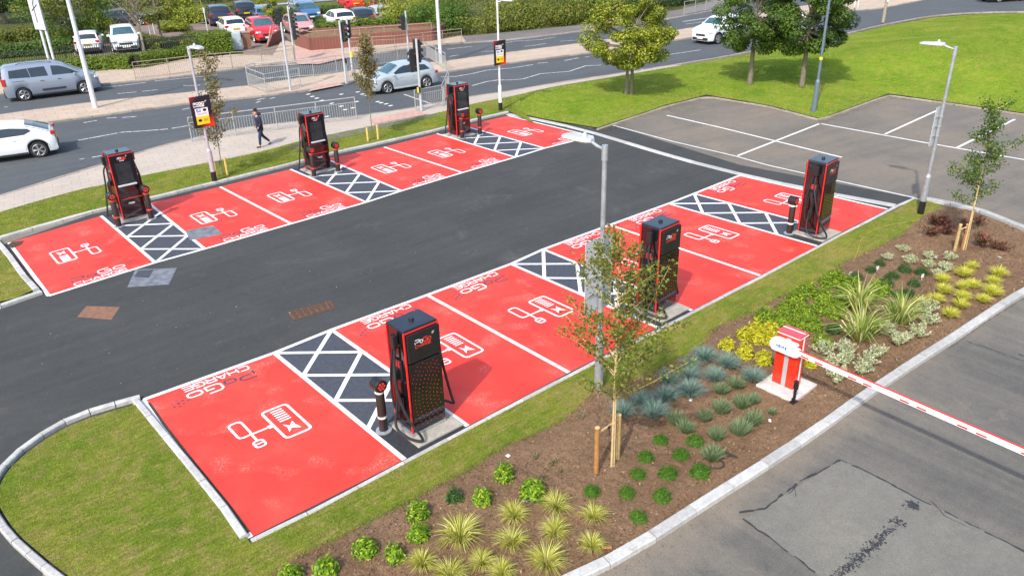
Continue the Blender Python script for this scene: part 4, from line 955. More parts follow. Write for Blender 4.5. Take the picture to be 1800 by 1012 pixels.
plain_pole((1430, 197), 8.0, .065, .05, 'pole_blue_grey', 'blue-grey lamp column with a thick sleeve, on the mound by the old car park corner', sleeve=True)
# ---------- direction sign on two poles
t = empty('direction_sign'); b0, b1 = G(89, 117, .1), G(98, 118, .1); t.location = b0; e = b1-b0; e.z = 0; ln_ = 2.2
dv = Vector((.3, -1, 0)).normalized()
for k in (0, 1):
    m = MB(); m.cyl(dv*k*.62, dv*k*.62+UPV*5.2, .085, .085, 14); m.build('pole', 'pole_white', t, smooth=True)
m = MB(); ex = dv; c = dv*.25+UPV*4.0; nrm = Vector((-dv.y, dv.x, 0))
m.box(c-nrm*.12, (1.25, .04, 3.3), math.atan2(dv.y, dv.x)); pn = m.build('panel', 'sign_grey', t, bevel=.01)
m = MB(); m.box(c-nrm*.085, (1.29, .03, 3.34), math.atan2(dv.y, dv.x)); m.build('panel_frame', 'pole_blue_grey', t)
def Ts(x, z, h): p = c - nrm*(.1425+h) + dv*x + UPV*z; return (p.x, p.y, p.z)
m = MB()
flat_stroke(m, [(-.1, -1.2), (-.1, -.1), (.1, .2), (.1, .9)], .09, Ts); flat_stroke(m, [(-.4, -.5), (.35, -.1)], .07, Ts, .001); flat_stroke(m, [(-.35, .2), (.4, .5)], .07, Ts, .002); flat_stroke(m, [(-.45, .9), (.45, .9)], .03, Ts, .001); flat_stroke(m, [(-.45, 1.3), (.4, 1.3)], .03, Ts, .001)
m.build('route_diagram', 'car_plastic', pn)
tag(t, 'large pale direction sign with a route diagram on two white poles behind the hedge', 'road sign')

# ---------- small round sign on a post
def round_sign(px, py, H, label):
    b = G(px, py, 0); t = empty('road_sign', b); m = MB(); m.cyl((0, 0, 0), (0, 0, H), .035, .035, 10); m.build('post', 'pole_white', t, smooth=True)
    M = Matrix.Rotation(R_(90), 4, 'X'); m = MB(); m.lathe([(.30, 0), (.30, .02)], (0, -.05, H-.3), 20, M); pl_ = m.build('sign_disc', 'arm_red', t)
    m = MB(); m.lathe([(.22, 0), (.22, .01)], (0, -.071, H-.3), 20, M); m.build('sign_face', 'letter_white', pl_)
    tag(t, label, 'road sign')
round_sign(267, 74, 1.9, 'small round red-rimmed sign among the planting between two small trees')
b = G(365, 55); t = empty('sign_post', b); m = MB(); m.cyl((0, 0, 0), (0, 0, 1.9), .04, .04, 10); m.build('post', 'pole_white', t); m = MB(); m.box((0, 0, 1.7), (.06, .3, .4)); m.build('plate', 'sign_grey', t); tag(t, 'short pale post with a narrow plate beside the navy car', 'sign post')
b = G(272, 60); t = empty('sign_post', b); m = MB(); m.cyl((0, 0, 0), (0, 0, 1.5), .035, .035, 10); m.build('post', 'pole_white', t); m = MB(); m.box((0, 0, 1.45), (.2, .04, .3)); m.build('plate', 'sign_grey', t); tag(t, 'short white post with a tiny plate behind the round sign', 'sign post')
b = G(357, 27); t = empty('garden_lamp', b); m = MB(); m.cyl((0, 0, 0), (0, 0, 1.7), .05, .04, 10); m.build('post', 'stake_wood', t); m = MB(); m.box((0, 0, 1.8), (.25, .25, .25)); m.build('lamp_head', 'letter_white', t, bevel=.03); tag(t, 'low lamp with a white head left of the navy car', 'lamp')
# ---------- traffic signals
def signal(base, H, heads, label, box=None, z0=.09, arm=False):
    b = G(*base, z0); t = empty('traffic_light', (b.x, b.y, z0))
    m = MB(); m.cyl((0, 0, 0), (0, 0, H), .06, .055, 14); m.build('pole', 'lamp_grey', t, smooth=True)
    if arm: m = MB(); m.tube([(0, 0, H-.1), (0, 0, H+.08), (.1, .05, H+.14), (.22, .1, H+.05)], .03, 8); m.build('bracket', 'pole_white', t, smooth=True)
    for (off, z, yaw, lit, big) in heads:
        M = Matrix.Rotation(R_(yaw), 4, 'Z'); d = M @ Vector((1, 0, 0)); s = M @ Vector((0, 1, 0)); c = Vector((off[0], off[1], z))
        hh = .95 if not big else 1.05; ww = .26 if not big else .42
        m = MB(); m.box(c, (.16, .26, .90), M=M); m.box(c - d*.09, (.03, ww, hh), M=M); hd = m.build('signal_head', 'signal_black', t, bevel=.015)
        m = MB(); m.tube([c - d*.02 + UPV*.3, Vector((0, 0, z+.3))], .02, 6); m.tube([c - d*.02 - UPV*.3, Vector((0, 0, z-.3))], .02, 6); m.build('bracket', 'signal_black', t)
        for k, zz in enumerate((.28, 0, -.28)):
            cc = c + d*.082 + UPV*zz; R90 = M.to_4x4() @ Matrix.Rotation(R_(90), 4, 'Y')
            m = MB(); m.lathe([(.10, 0), (.09, .015), (.0, .03)], cc, 14, R90); m.build('signal_lens', ('lens_red_lit' if k == 0 and lit == 'r' else 'lens_amber_lit' if k == 1 and lit == 'a' else 'lens_off'), hd, smooth=True)
            m = MB(); vs = []
            for q in (0, .18):
                for j in range(9):
                    a = -PI*.1 + PI*1.2*j/8; p = cc + d*q + s*(.115*math.cos(a)) + UPV*(.115*math.sin(a) - q*.12); vs += [p]
            fs = [(j, j+1, 9+j+1, 9+j) for j in range(8)]; m.add(vs, fs); m.build('visor', 'signal_black', hd)
    if box:
        z, yaw, full = box; M = Matrix.Rotation(R_(yaw), 4, 'Z'); m = MB(); m.box(M @ Vector((.10, 0, z)), (.12, .16, .30 if full else .26), M=M); bx = m.build('push_button_box', 'box_yellow' if full else 'signal_black', t, bevel=.01)
        m = MB(); m.box(M @ Vector((.165, .02, z)), (.012, .10, .24), M=M); m.build('box_face', 'box_yellow', bx)
    tag(t, label, 'traffic light', 'traffic lights at the crossing')
signal((511, 159), 3.42, [((.02, .14), 3.78, 175, '', False)], 'traffic light with its head at the very top, at the left pen', arm=True)
signal((519, 107), 3.4, [((.16, -.1), 2.55, -60, 'r', False), ((.12, -.22), 1.55+.25, -15, 'a', False)], 'traffic light with two stacked heads left of the brick planter', z0=.1)
signal((609, 147), 3.34, [((.24, -.05), 2.75, -70, 'r', True), ((.30, .12), 2.75, 10, '', False)], 'traffic light with a red lamp and push-button box in mid median', box=(1.25, -20, False))
signal((620, 131), 3.2, [((.15, .15), 2.6, 60, '', False)], 'slender crossing pole with a bright yellow box, just behind the red-lit signal', box=(1.15, -60, True))
signal((719, 102), 2.92, [((-.34, -.1), 2.25, 170, '', False)], 'traffic light with its head on the left of a pale pole, behind the silver car', z0=.1)
signal((741, 195), 3.32, [((-.15, .22), 2.35, 90, '', True), ((.18, .18), 2.75, 20, '', True)], 'traffic light with two black backing boards, nearest the farthest charger', box=(1.02, 195, False))
b = G(1552, 40, .2); t = empty('sign_post', b); m = MB(); m.cyl((0, 0, 0), (0, 0, 2.4), .12, .10, 12); m.build('post', 'pale_bark', t); m = MB(); m.box((0, -.12, 1.75), (.3, .04, .5)); p_ = m.build('plate', 'letter_white', t); m = MB(); m.box((0.03, -.145, 1.85), (.16, .01, .24)); m.build('plate_patch', 'sign_yellow', p_); tag(t, 'weathered post with a small white and yellow plate behind the mound', 'sign post')
for k, (px, py, lab) in enumerate(((1502, 12, 'left of two thin white posts on the far end of the median'), (1508, 13, 'right of two thin white posts on the far end of the median'))):
    b = G(px, py, .1); t = empty('white_post', b); m = MB(); m.cyl((0, 0, 0), (0, 0, 1.3), .04, .04, 10); m.build('post', 'pole_white', t); m = MB(); m.cyl((0, 0, 1.3), (0, 0, 1.36), .05, .02, 10); m.build('cap', 'pole_white', t); tag(t, lab, 'post', 'thin white posts on the median end')

# ---------- pedestrian railings
def railing(px, label, mat='railing_grey', H=1.0, z0=.09, bar=.11, br_=.009, post=2.0, rail2=.78, group='pedestrian guard railings'):
    P = GP(px, z0); t = empty('railing', P[0]); o = P[0]
    posts = MB(); rails = MB(); bars = MB(); plist = []
    for a, b in zip(P, P[1:]):
        a, b = a-o, b-o; a.z = b.z = 0; n = max(1, int(round((b-a).length/post)))
        for i in range(n+1): plist.append(a.lerp(b, i/n))
        for z in (H, rail2, .10): rails.cyl(a+UPV*z, b+UPV*z, .024 if z == H else .016, n=8)
        L = (b-a).length; nb = int(L/bar)
        for i in range(1, nb): q = a.lerp(b, i/nb); bars.cyl(q+UPV*.10, q+UPV*rail2, br_, n=4, cap=False)
    done = []
    for q in plist:
        if all((q-r).length > .05 for r in done):
            done.append(q); m = MB(); m.cyl(q, q+UPV*H, .026, n=8); m.build('post', mat, t)
    rails.build('rail', mat, t); bars.build('infill_bars', mat, t)
    tag(t, label, 'railing', group); return t
railing([(338, 248), (488, 228), (627, 209)], 'long grey guard railing between the footpath and the road, behind the walking person')
railing([(731, 196), (779, 186), (790, 157)], 'short grey guard railing with a corner behind the farthest charger')
railing([(437, 151), (469, 164), (529, 152)], 'grey pen railing at the left end of the median crossing', rail2=.72)
railing([(437, 147), (452, 142), (552, 135), (632, 122)], 'grey guard railing along the far edge of the median')
railing([(612, 147), (634, 141)], 'very short grey railing beside the median signal')
railing([(634, 121), (700, 110), (750, 103)], 'grey guard railing on the median behind the silver car')
railing([(752, 103), (784, 124)], 'grey pen railing at the right end of the median by the white column')
railing([(239, 140), (299, 133), (355, 126), (462, 117), (518, 108)], 'rusty guard railing along the far footway in front of the hedge', mat='rust_railing')
railing([(617, 94), (695, 90), (745, 84), (812, 76)], 'grey guard railing in front of the brick planter', mat='rust_railing')
railing([(1202, 27), (1240, 20), (1300, 8)], 'grey guard railing on the far kerb beside the woodland', H=1.1)
def bar_fence(px, label, H=1.0, mat='fence_black', z0=0):
    t = railing(px, label, mat, H, z0, .14, .022, 2.6, H*.92, 'black bar fences round the far car park'); t.name = 'bar_fence'; t['category'] = 'fence'
bar_fence([(-10, 123), (60, 116), (175, 103), (250, 98), (300, 93), (375, 86)], 'black bar fence behind the hedge and in front of the two white cars')
bar_fence([(-10, 52), (60, 50), (112, 47)], 'black bar fence at the foot of the dark wood on the left', H=1.3)
bar_fence([(172, 31), (200, 29), (240, 26)], 'black bar fence behind the dark grey hatchback', H=1.3)
t = empty('crash_barrier'); P = GP([(440, 23), (520, 17), (600, 10), (700, 1), (760, -4)]); t.location = P[0]
m = MB(); [m.cyl(a-P[0]+UPV*.6, b-P[0]+UPV*.6, .13, n=6) for a, b in zip(P, P[1:])]; m.build('beam', 'galvanised', t)
for q in P:
    m = MB(); m.cyl(q-P[0], q-P[0]+UPV*.6, .06, n=6); m.build('post', 'galvanised', t)
tag(t, 'low grey steel crash barrier behind the far car park', 'crash barrier')

# ---------- brick planter, wall, cabinet, pillar
t = empty('brick_planter'); A = GP([(548, 91), (760, 74)]); Bk = G(522, 82); o = A[0]; t.location = (o.x, o.y, 0)
C3 = G(790, 60); C4 = G(560, 70)
poly = [A[0]-o, A[1]-o, C3-o, Bk+(C3-A[1])*.6-o, Bk-o]; poly = [Vector((p.x, p.y, 0)) for p in poly]
m = MB()
for i in range(len(poly)):
    a, b = poly[i], poly[(i+1) % len(poly)]; d = b-a; L = d.length; m.box((a+b)/2+UPV*.46, (L+.0, .22, .92), math.atan2(d.y, d.x))
m.build('wall', 'brick_wall', t)
m = MB(); m.poly([p+UPV*.70 for p in poly]); m.build('planter_soil', 'soil', t, tri=True)
m = MB()
for a, b in ((poly[4], poly[0]), (poly[0], poly[1])):
    m.cyl(a+UPV*1.35, b+UPV*1.35, .03, n=6); n = int((b-a).length/1.6)
    for i in range(n+1): q = a.lerp(b, i/n); m.cyl(q+UPV*.9, q+UPV*1.35, .025, n=6)
m.build('handrail', 'rust_railing', t)
tag(t, 'red brick raised planter with a handrail behind the crossing', 'brick planter')
t = empty('brick_ramp_wall'); P = [G(471, 83), G(498, 74)]; t.location = (P[0].x, P[0].y, 0); d = P[1]-P[0]; d.z = 0; nn = Vector((-d.y, d.x, 0)).normalized()*.2
m = MB(); m.add([Vector((0, 0, 0)), d, d+UPV*.95, d*.35+UPV*.75, nn, d+nn, d+nn+UPV*.95, d*.35+nn+UPV*.75], [(0, 1, 2, 3), (7, 6, 5, 4), (0, 4, 5, 1), (1, 5, 6, 2), (2, 6, 7, 3), (3, 7, 4, 0)]); m.build('wall', 'brick_wall', t)
m = MB(); m.tube([Vector((0, 0, .1)), d*.35+UPV*1.35, d+UPV*1.45, d+UPV*.9], .04, 6); m.tube([d*.15+UPV*.3, d*.5+UPV*1.1, d*.95+UPV*1.15], .025, 6); m.build('handrail', 'rust_railing', t)
tag(t, 'small sloping red brick wall with a handrail in front of the red car', 'wall')
b = G(419, 88); t = empty('utility_cabinet', b, R_(-20)); m = MB(); m.box((0, 0, .62), (.62, .4, 1.24)); m.build('body', 'cabinet_paint', t, bevel=.02); m = MB(); m.box((0, -.205, .62), (.5, .02, 1.1)); dd_ = m.build('door', 'cabinet_paint', t, bevel=.01); m = MB(); m.box((.2, -.225, .62), (.03, .02, .12)); m.build('handle', 'black_satin', dd_); tag(t, 'pale blue-grey utility cabinet at the end of the clipped hedge', 'utility cabinet')
b = G(436, 85); t = empty('brick_pillar', b, R_(-20)); m = MB(); m.box((0, 0, .55), (.55, .55, 1.1)); m.build('shaft', 'rust_plate', t); m = MB(); m.box((0, 0, 1.14), (.62, .62, .08)); m.build('coping', 'old_kerb_concrete', t, bevel=.01); tag(t, 'brown brick pillar between the pale cabinet and the red car', 'pillar')

# ---------- barrier gate
t = empty('parking_barrier', (9.56, -8.40, .055)); 
b_ = MB(); b_.box((-.03, -.04, .03), (.86, .82, .08)); b_.build('plinth', 'white_concrete', t, bevel=.01)
b_ = MB(); b_.box((0, 0, .63), (.29, .47, 1.14)); bd = b_.build('cabinet', 'barrier_red', t, bevel=.03)
b_ = MB(); b_.box((0, 0, 1.21), (.31, .49, .05), taper=.94); lid = b_.build('lid', 'barrier_lid', t, bevel=.015)
b_ = MB(); b_.box((-.147, -.02, .60), (.006, .085, 1.06)); b_.build('stripe', 'grey_stripe', bd)
b_ = MB(); b_.box((.02, -.237, .62), (.04, .006, 1.1)); b_.build('stripe', 'letter_white', bd)
b_ = MB(); b_.box((.035, 0, 1.238), (.020, .47, .006)); b_.box((-.156, 0, 1.185), (.006, .48, .014)); b_.box((0, -.246, 1.185), (.30, .006, .014)); b_.build('stripe', 'letter_white', lid)
b_ = MB(); P = [(-.0, .24), (-.10, .26), (-.17, .20), (-.19, .1), (-.19, .06), (-.19, -.16)]
out = [(y, z) for y, z in [(.30, .93), (.31, 1.02), (.26, 1.10), (.18, 1.13), (-.22, 1.13), (-.25, 1.10), (-.22, 1.07), (-.22, 1.05), (-.30, 1.03), (-.30, .89), (-.22, .86), (.24, .86)]]
b_.add([(-.27, y, z-.02) for y, z in out] + [(-.16, y, z-.02) for y, z in out], [tuple(range(11, -1, -1)), tuple(range(12, 24))] + [(i, (i+1) % 12, 12+(i+1) % 12, 12+i) for i in range(12)])
br2 = b_.build('arm_bracket', 'white_gloss', t, bevel=.012)
m = MB(); strokes(m, 'MAVNC', -.16, .08, .94, 1.0, .014, lambda x, z, h: (-.2735-h, -x, z)); m.build('lettering', 'sign_blue', br2)
arm = MB(); adir = Vector((9.28-9.50, -12.52-8.36*-1, 0)); ang = math.atan2(-12.52+8.36, 9.28-9.50)
AM = Matrix.Rotation(ang+PI/2, 4, 'Z')
arm.box(AM @ Vector((-.215, -3.05, .955)), (.045, 5.7, .10), M=AM); ar = arm.build('barrier_arm', 'white_gloss', t, bevel=.008)
m = MB(); m.box(AM @ Vector((-.207, -3.05, 1.010)), (.030, 5.68, .012), M=AM); m.build('arm_edge', 'arm_red', ar)
m = MB()
for k in range(6):
    for s_ in (0, .29): m = MB(); m.box(AM @ Vector((-.2385, -.44-k*.95-s_, .938)), (.004, .16, .028), M=AM); m.build('red_patch', 'arm_red', ar)
tag(t, 'red barrier cabinet on a white plinth with a long red and white arm', 'parking barrier')
t = empty('sensor_post', G(1395, 706, .10)); m = MB(); m.cyl((0, 0, 0), (0, 0, .30), .028, .028, 12); m.cyl((0, 0, .30), (0, 0, .38), .05, .05, 14); m.cyl((0, 0, .38), (0, 0, .46), .042, .045, 14); m.build('post', 'black_satin', t, smooth=True)
m = MB(); m.box((0, 0, .01), (.16, .10, .02)); m.box((-.03, 0, .05), (.03, .06, .08)); m.build('foot', 'black_satin', t, bevel=.004); tag(t, 'short black sensor post on the white plinth before the barrier', 'sensor post')
# ---------- odds and ends in the bed
def hose(px, lab): 
    P = [p for p in smooth(GP(px, .105), 6)]; m = MB(); m.tube([p-P[0] for p in P], .011, 6); o = m.build('drip_hose', 'black_hose', None, smooth=True); o.location = P[0]; tag(o, lab, 'hose', 'black drip hoses in the bed')
hose([(1228, 811), (1240, 819), (1256, 822), (1269, 821), (1272, 813), (1262, 807)], 'curled black drip hose below the grey-green tuft nearest the kerb')
hose([(1252, 786), (1265, 791), (1280, 796), (1297, 804)], 'short straight black drip hose beside the grey-green tuft')
hose([(1254, 790), (1270, 800), (1288, 800)], 'short black hose end lying between the two other hoses')
def chip(px, py, sx, sy, rz, mat, lab, cat):
    m = MB(); m.box((0, 0, .01), (sx, sy, .02), taper=.85); o = m.build(cat.replace(' ', '_'), mat, bevel=.004); o.location = G(px, py, .09); o.rotation_euler = (.1, .15, rz); tag(o, lab, cat)
chip(1353, 739, .10, .05, .6, 'litter_white', 'white plastic scrap on the soil between the grey tufts and the kerb', 'litter')
chip(893, 801, .07, .07, .2, 'litter_white', 'white stone by the topmost small leafy shrub of the lower bed', 'stone')
chip(1067, 962, .16, .05, -.5, 'orange_wood', 'broken wooden slat under the smallest sedge tuft', 'wood piece')
chip(926, 880, .07, .06, .2, 'patch_stone', 'dark grey stone below the leafy shrub right of the others', 'stone')
chip(1214, 703, .09, .06, .4, 'sign_back', 'grey stone beside the blue grasses', 'stone')
chip(1645, 453, .10, .06, .3, 'sign_back', 'pale stone by the variegated clump near the stakes', 'stone')
chip(1756, 452, .12, .07, .8, 'sign_back', 'flat grey stone beside the red-leaved shrubs', 'stone')
def plant_tag(px, py, lab):
    b = G(px, py, .06); t = empty('plant_label', b, R_(-20)); m = MB(); m.box((0, 0, .05), (.012, .006, .10)); m.build('spike', 'letter_white', t); m = MB(); m.box((0, -.004, .12), (.075, .005, .09)); c_ = m.build('card', 'letter_white', t); m = MB(); m.box((0, -.0075, .125), (.05, .002, .04)); m.build('card_print', 'sign_back', c_); tag(t, lab, 'plant label', 'white plant labels stuck in the bed')
plant_tag(1620, 492, 'white plant label in front of the rightmost dark green dome shrub'); plant_tag(1494, 488, 'white plant label left of the dark green domes'); plant_tag(1541, 478, 'dark plant label between the two highest dome shrubs')
m = MB(); P = smooth(GP([(1500, 462), (1508, 440), (1515, 420), (1535, 405), (1570, 395), (1610, 388)], .06), 5); m.tube([p+UPV*.012-P[0] for p in P], .007, 6); o = m.build('cable_marker', 'yellow_mark'); o.location = P[0]; tag(o, 'yellow cable lying on the grass beside the right end of the near row', 'cable')
# ================================================================== vehicles (local +x is forward, origin between the axles on the ground)
def interp(pr, x):
    if x <= pr[0][0]: return pr[0][1]
    for (a, b), (c, d) in zip(pr, pr[1:]):
        if x <= c: return b + (d-b)*(x-a)/max(1e-6, c-a)
    return pr[-1][1]
CARS = {
 # top = (x, z) from tail to nose; belt z; windows as side polygons; ws = windscreen x range (roof, base); rw = rear window (base, roof)
 'suv':  dict(wb=2.62, W=1.83, wr=.35, belt=1.02, xr=-2.12, xf=2.22, top=[(-2.12, .62), (-2.08, .98), (-1.98, 1.12), (-1.62, 1.50), (-1.3, 1.565), (-.6, 1.60), (.10, 1.585), (.40, 1.52), (1.22, 1.08), (1.6, 1.00), (2.0, .88), (2.14, .76), (2.22, .52)],
    win=[[(-1.62, 1.12), (-1.30, 1.40), (-.55, 1.48), (-.50, 1.08)], [(-.44, 1.08), (-.48, 1.485), (.10, 1.48), (.42, 1.38), (.92, 1.10), (.90, 1.07)]], ws=(.40, 1.20), rw=(-1.98, -1.64), tl=.90, hl=.78),
 'van':  dict(wb=2.98, W=1.86, wr=.34, belt=1.12, xr=-2.36, xf=2.34, top=[(-2.36, .55), (-2.34, 1.15), (-2.24, 1.72), (-2.05, 1.83), (-1.2, 1.87), (-.2, 1.87), (.45, 1.80), (.80, 1.66), (1.50, 1.22), (1.75, 1.14), (2.15, 1.00), (2.28, .82), (2.34, .5)],
    win=[[(-1.98, 1.24), (-1.92, 1.62), (-1.04, 1.66), (-.98, 1.20)], [(-.95, 1.20), (-1.01, 1.66), (-.20, 1.68), (-.12, 1.20)], [(.08, 1.20), (.10, 1.68), (.50, 1.64), (.82, 1.52), (1.40, 1.19)]], ws=(.78, 1.48), rw=(-2.34, -2.26), tl=1.05, hl=.88),
 'coupe': dict(wb=2.64, W=1.83, wr=.36, belt=1.02, xr=-2.10, xf=2.26, top=[(-2.10, .60), (-2.06, 1.00), (-1.95, 1.12), (-1.45, 1.33), (-.9, 1.50), (-.3, 1.56), (.20, 1.54), (.45, 1.48), (1.20, 1.05), (1.6, .97), (2.0, .86), (2.18, .70), (2.26, .5)],
    win=[[(-1.22, 1.20), (-1.10, 1.32), (-.40, 1.42), (.05, 1.42), (.40, 1.36), (.95, 1.08), (.9, 1.05), (-.9, 1.08)]], ws=(.45, 1.18), rw=(-1.93, -1.30), tl=1.04, hl=.80),
 'hatch': dict(wb=2.50, W=1.75, wr=.31, belt=.92, xr=-1.88, xf=2.10, top=[(-1.88, .55), (-1.85, .88), (-1.76, 1.00), (-1.45, 1.38), (-1.1, 1.45), (-.4, 1.49), (.15, 1.46), (.40, 1.40), (1.15, .98), (1.5, .90), (1.9, .78), (2.04, .66), (2.10, .45)],
    win=[[(-1.45, 1.02), (-1.15, 1.30), (-.45, 1.37), (-.40, .98)], [(-.34, .98), (-.38, 1.375), (.15, 1.36), (.42, 1.27), (.85, .99)]], ws=(.40, 1.13), rw=(-1.76, -1.46), tl=.88, hl=.70),
 'box':  dict(wb=2.57, W=1.82, wr=.35, belt=1.10, xr=-2.0, xf=2.14, top=[(-2.0, .55), (-1.98, 1.10), (-1.90, 1.45), (-1.75, 1.66), (-1.2, 1.70), (-.2, 1.70), (.35, 1.66), (.55, 1.58), (1.05, 1.18), (1.4, 1.12), (1.95, 1.02), (2.10, .92), (2.14, .5)],
    win=[[(-1.60, 1.18), (-1.50, 1.52), (-.55, 1.56), (-.50, 1.16)], [(-.42, 1.16), (-.45, 1.565), (.20, 1.56), (.50, 1.46), (.85, 1.18)]], ws=(.55, 1.03), rw=(-1.97, -1.82), tl=1.0, hl=.85),
}
def sect(S, x):
    top = interp(S['top'], x); L0, L1 = S['xr'], S['xf']; W = S['W']/2
    e = 1.0
    if x > L1-.75: e = 1 - .22*((x-(L1-.75))/.75)**2.2
    if x < L0+.45: e = 1 - .12*(((L0+.45)-x)/.45)**2
    w_ = W*e; R1 = S['wr']+.055; sill = .24
    z0 = sill
    for xw in (-S['wb']/2, S['wb']/2):
        d = abs(x-xw)
        if d < R1: z0 = max(z0, math.sqrt(R1*R1-d*d)+S['wr']*.98 - .0)
    if x > L1-.25: z0 = max(z0, .24)
    zb = min(S['belt'], top-.05); z0 = min(z0, zb-.10)
    g = max(0, top-.05-zb); wr_ = w_*.975 - .36*g
    return [(w_*.93, z0), (w_*.985, z0+.22*(zb-z0)), (w_, z0+.58*(zb-z0)), (w_*.975, zb), (wr_, max(zb+.002, top-.05)), (wr_-.10, top-.006), (wr_*.5, top+.018), (0, top+.026)]
def side_y(S, x, z):
    P = sect(S, x)
    for (y0, z0), (y1, z1) in zip(P, P[1:5]):
        if z0 <= z <= z1: return y0+(y1-y0)*(z-z0)/max(1e-6, z1-z0)
    return P[4][0] if z > P[4][1] else P[0][0]
def top_z(S, x, y):
    P = sect(S, x)[4:]; y = abs(y)
    for (y0, z0), (y1, z1) in zip(P, P[1:]):
        if y1 <= y <= y0: return z0+(z1-z0)*(y0-y)/max(1e-6, y0-y1)
    return P[0][1]
def make_car(kind, paint, label, group=None, trim='car_plastic', plate='plate_yellow', cat='car', two_tone=None, name='parked_car', rails=False, cladding=False):
    S = CARS[kind]; t = empty(name); L0, L1 = S['xr'], S['xf']; R = S['wr']; hw = S['wb']/2
    xs = set(np.linspace(L0, L1, 34).tolist()) | {p[0] for p in S['top']}
    for xw in (-hw, hw):
        R1 = R+.055
        for a in np.linspace(0, PI, 15): xs.add(xw+R1*math.cos(a)*.999)
        xs |= {xw-R1-.01, xw+R1+.01}
    xs = sorted(x for x in xs if L0 <= x <= L1); m = MB(); rows = []
    keep = [xs[0]]
    for x in xs[1:]:
        if x-keep[-1] > .012: keep.append(x)
    xs = keep; K = 15
    vs = []
    for x in xs:
        P = sect(S, x); vs += [(x, -y, z) for y, z in P] + [(x, y, z) for y, z in reversed(P[:-1])]
    fs = [(i*K+j, (i+1)*K+j, (i+1)*K+j+1, i*K+j+1) for i in range(len(xs)-1) for j in range(K-1)]
    fs += [tuple(range(K)), tuple((len(xs)-1)*K+j for j in range(K-1, -1, -1))]
    m.add(vs, fs); body = m.build('body', paint, t, smooth=True)
    u = MB(); u.box(((L0+L1)/2, 0, .36), (L1-L0-.25, S['W']*.74, .30)); u.build('underbody', 'car_plastic', t)
    # glass
    for sy in (-1, 1):
        for wp in S['win']:
            g = MB(); P = [(x, sy*(side_y(S, x, z)+.006), z) for x, z in wp]; g.add(P if sy < 0 else P[::-1], [tuple(range(len(P)))]); g.build('side_window', 'car_glass', t)
    def tops(x0, x1, inset, nm, mt, n=8, lift=.008):
        g = MB(); V = []
        for i in range(n+1):
            x = x0+(x1-x0)*i/n; wd = sect(S, x)[4][0]-inset
            for j in range(9): y = wd*(-1+2*j/8); V.append((x, y, top_z(S, x, y)+lift))
        g.add(V, [(i*9+j, (i+1)*9+j, (i+1)*9+j+1, i*9+j+1) for i in range(n) for j in range(8)]); return g.build(nm, mt, t, smooth=True)
    a, b = S['ws']; tops(a+.02, b-.02, .05, 'windscreen', 'windscreen_glass')
    a, b = S['rw']
    if abs(b-a) > .15: tops(a+.03, b-.02, .10, 'rear_window', 'car_glass')
    else:
        g = MB(); g.box((a-.012, 0, 1.42 if kind == 'van' else 1.36), (.03, S['W']*.66, .42)); g.build('rear_window', 'car_glass', t)
    if two_tone: tops(S['rw'][0]-.06, S['rw'][1]+.28, -.01, 'rear_roof_panel', two_tone, 10, .004)
    # wheels
    for xw in (-hw, hw):
        for sy in (-1, 1):
            M = Matrix.Rotation(R_(90)*-sy, 4, 'X'); c = (xw, sy*(S['W']/2-.11), R)
            wl = empty('wheel'); wl.parent = t; wl.location = c
            ty = MB(); ty.lathe([(R*.62, -.10), (R*.94, -.10), (R, -.07), (R, .07), (R*.94, .105), (R*.70, .108)], (0, 0, 0), 26, M); ty.build('tyre', 'tyre_rubber', wl, smooth=True)
            d = MB(); d.lathe([(R*.68, .02), (R*.68, .085)], (0, 0, 0), 24, M); d.build('wheel_well', 'signal_black', wl)
            ri = MB()
            for k in range(5):
                for dd in (-.16, .16):
                    q = 2*PI*k/5+dd; a0 = M @ Vector((R*.14*math.cos(2*PI*k/5), R*.14*math.sin(2*PI*k/5), .100)); a1 = M @ Vector((R*.66*math.cos(q), R*.66*math.sin(q), .104)); ri.cyl(a0, a1, .022, .026, 5)
            for k in range(24):
                q0, q1 = 2*PI*k/24, 2*PI*(k+1)/24; ri.cyl(M @ Vector((R*.69*math.cos(q0), R*.69*math.sin(q0), .104)), M @ Vector((R*.69*math.cos(q1), R*.69*math.sin(q1), .104)), .016, n=4, cap=False)
            ri.lathe([(.07, .09), (.06, .112), (.02, .118)], (0, 0, 0), 12, M); ri.build('rim', 'alloy', wl)
    # lights, plates, mirrors
    for sy in (-1, 1):
        z = S['hl']; x = L1-.34; y = side_y(S, x, z)-.09
        m = MB(); m.box((x+.17, sy*(y-.10), z), (.30, .34, .13), rz=-sy*.42, taper=.8); m.build('headlight', 'head_lamp', t, bevel=.02)
        z = S['tl']; x = L0+.07; m = MB(); m.box((x+.03, sy*(side_y(S, x+.1, z)-.12), z), (.20, .30, .16 if kind not in ('van', 'box') else .36), rz=sy*.25); m.build('tail_light', 'tail_lamp', t, bevel=.02)
        x = S['ws'][1]-.32; z = S['belt']+.06; y = side_y(S, x, S['belt']); m = MB(); m.box((x, sy*(y+.09), z), (.11, .20, .13), taper=.85); m.build('wing_mirror', paint, t, bevel=.025)
        for x in (-.42, .42): m = MB(); m.box((x-.05, sy*(side_y(S, x, S['belt']-.14)+.012), S['belt']-.14), (.17, .03, .028)); m.build('door_handle', paint if kind != 'van' else 'car_plastic', t, bevel=.008)
        m = MB(); m.box((0, sy*(S['W']/2-.035), .27), (S['wb']-R*2-.16, .05, .09)); m.build('sill_trim', trim, t, bevel=.01)
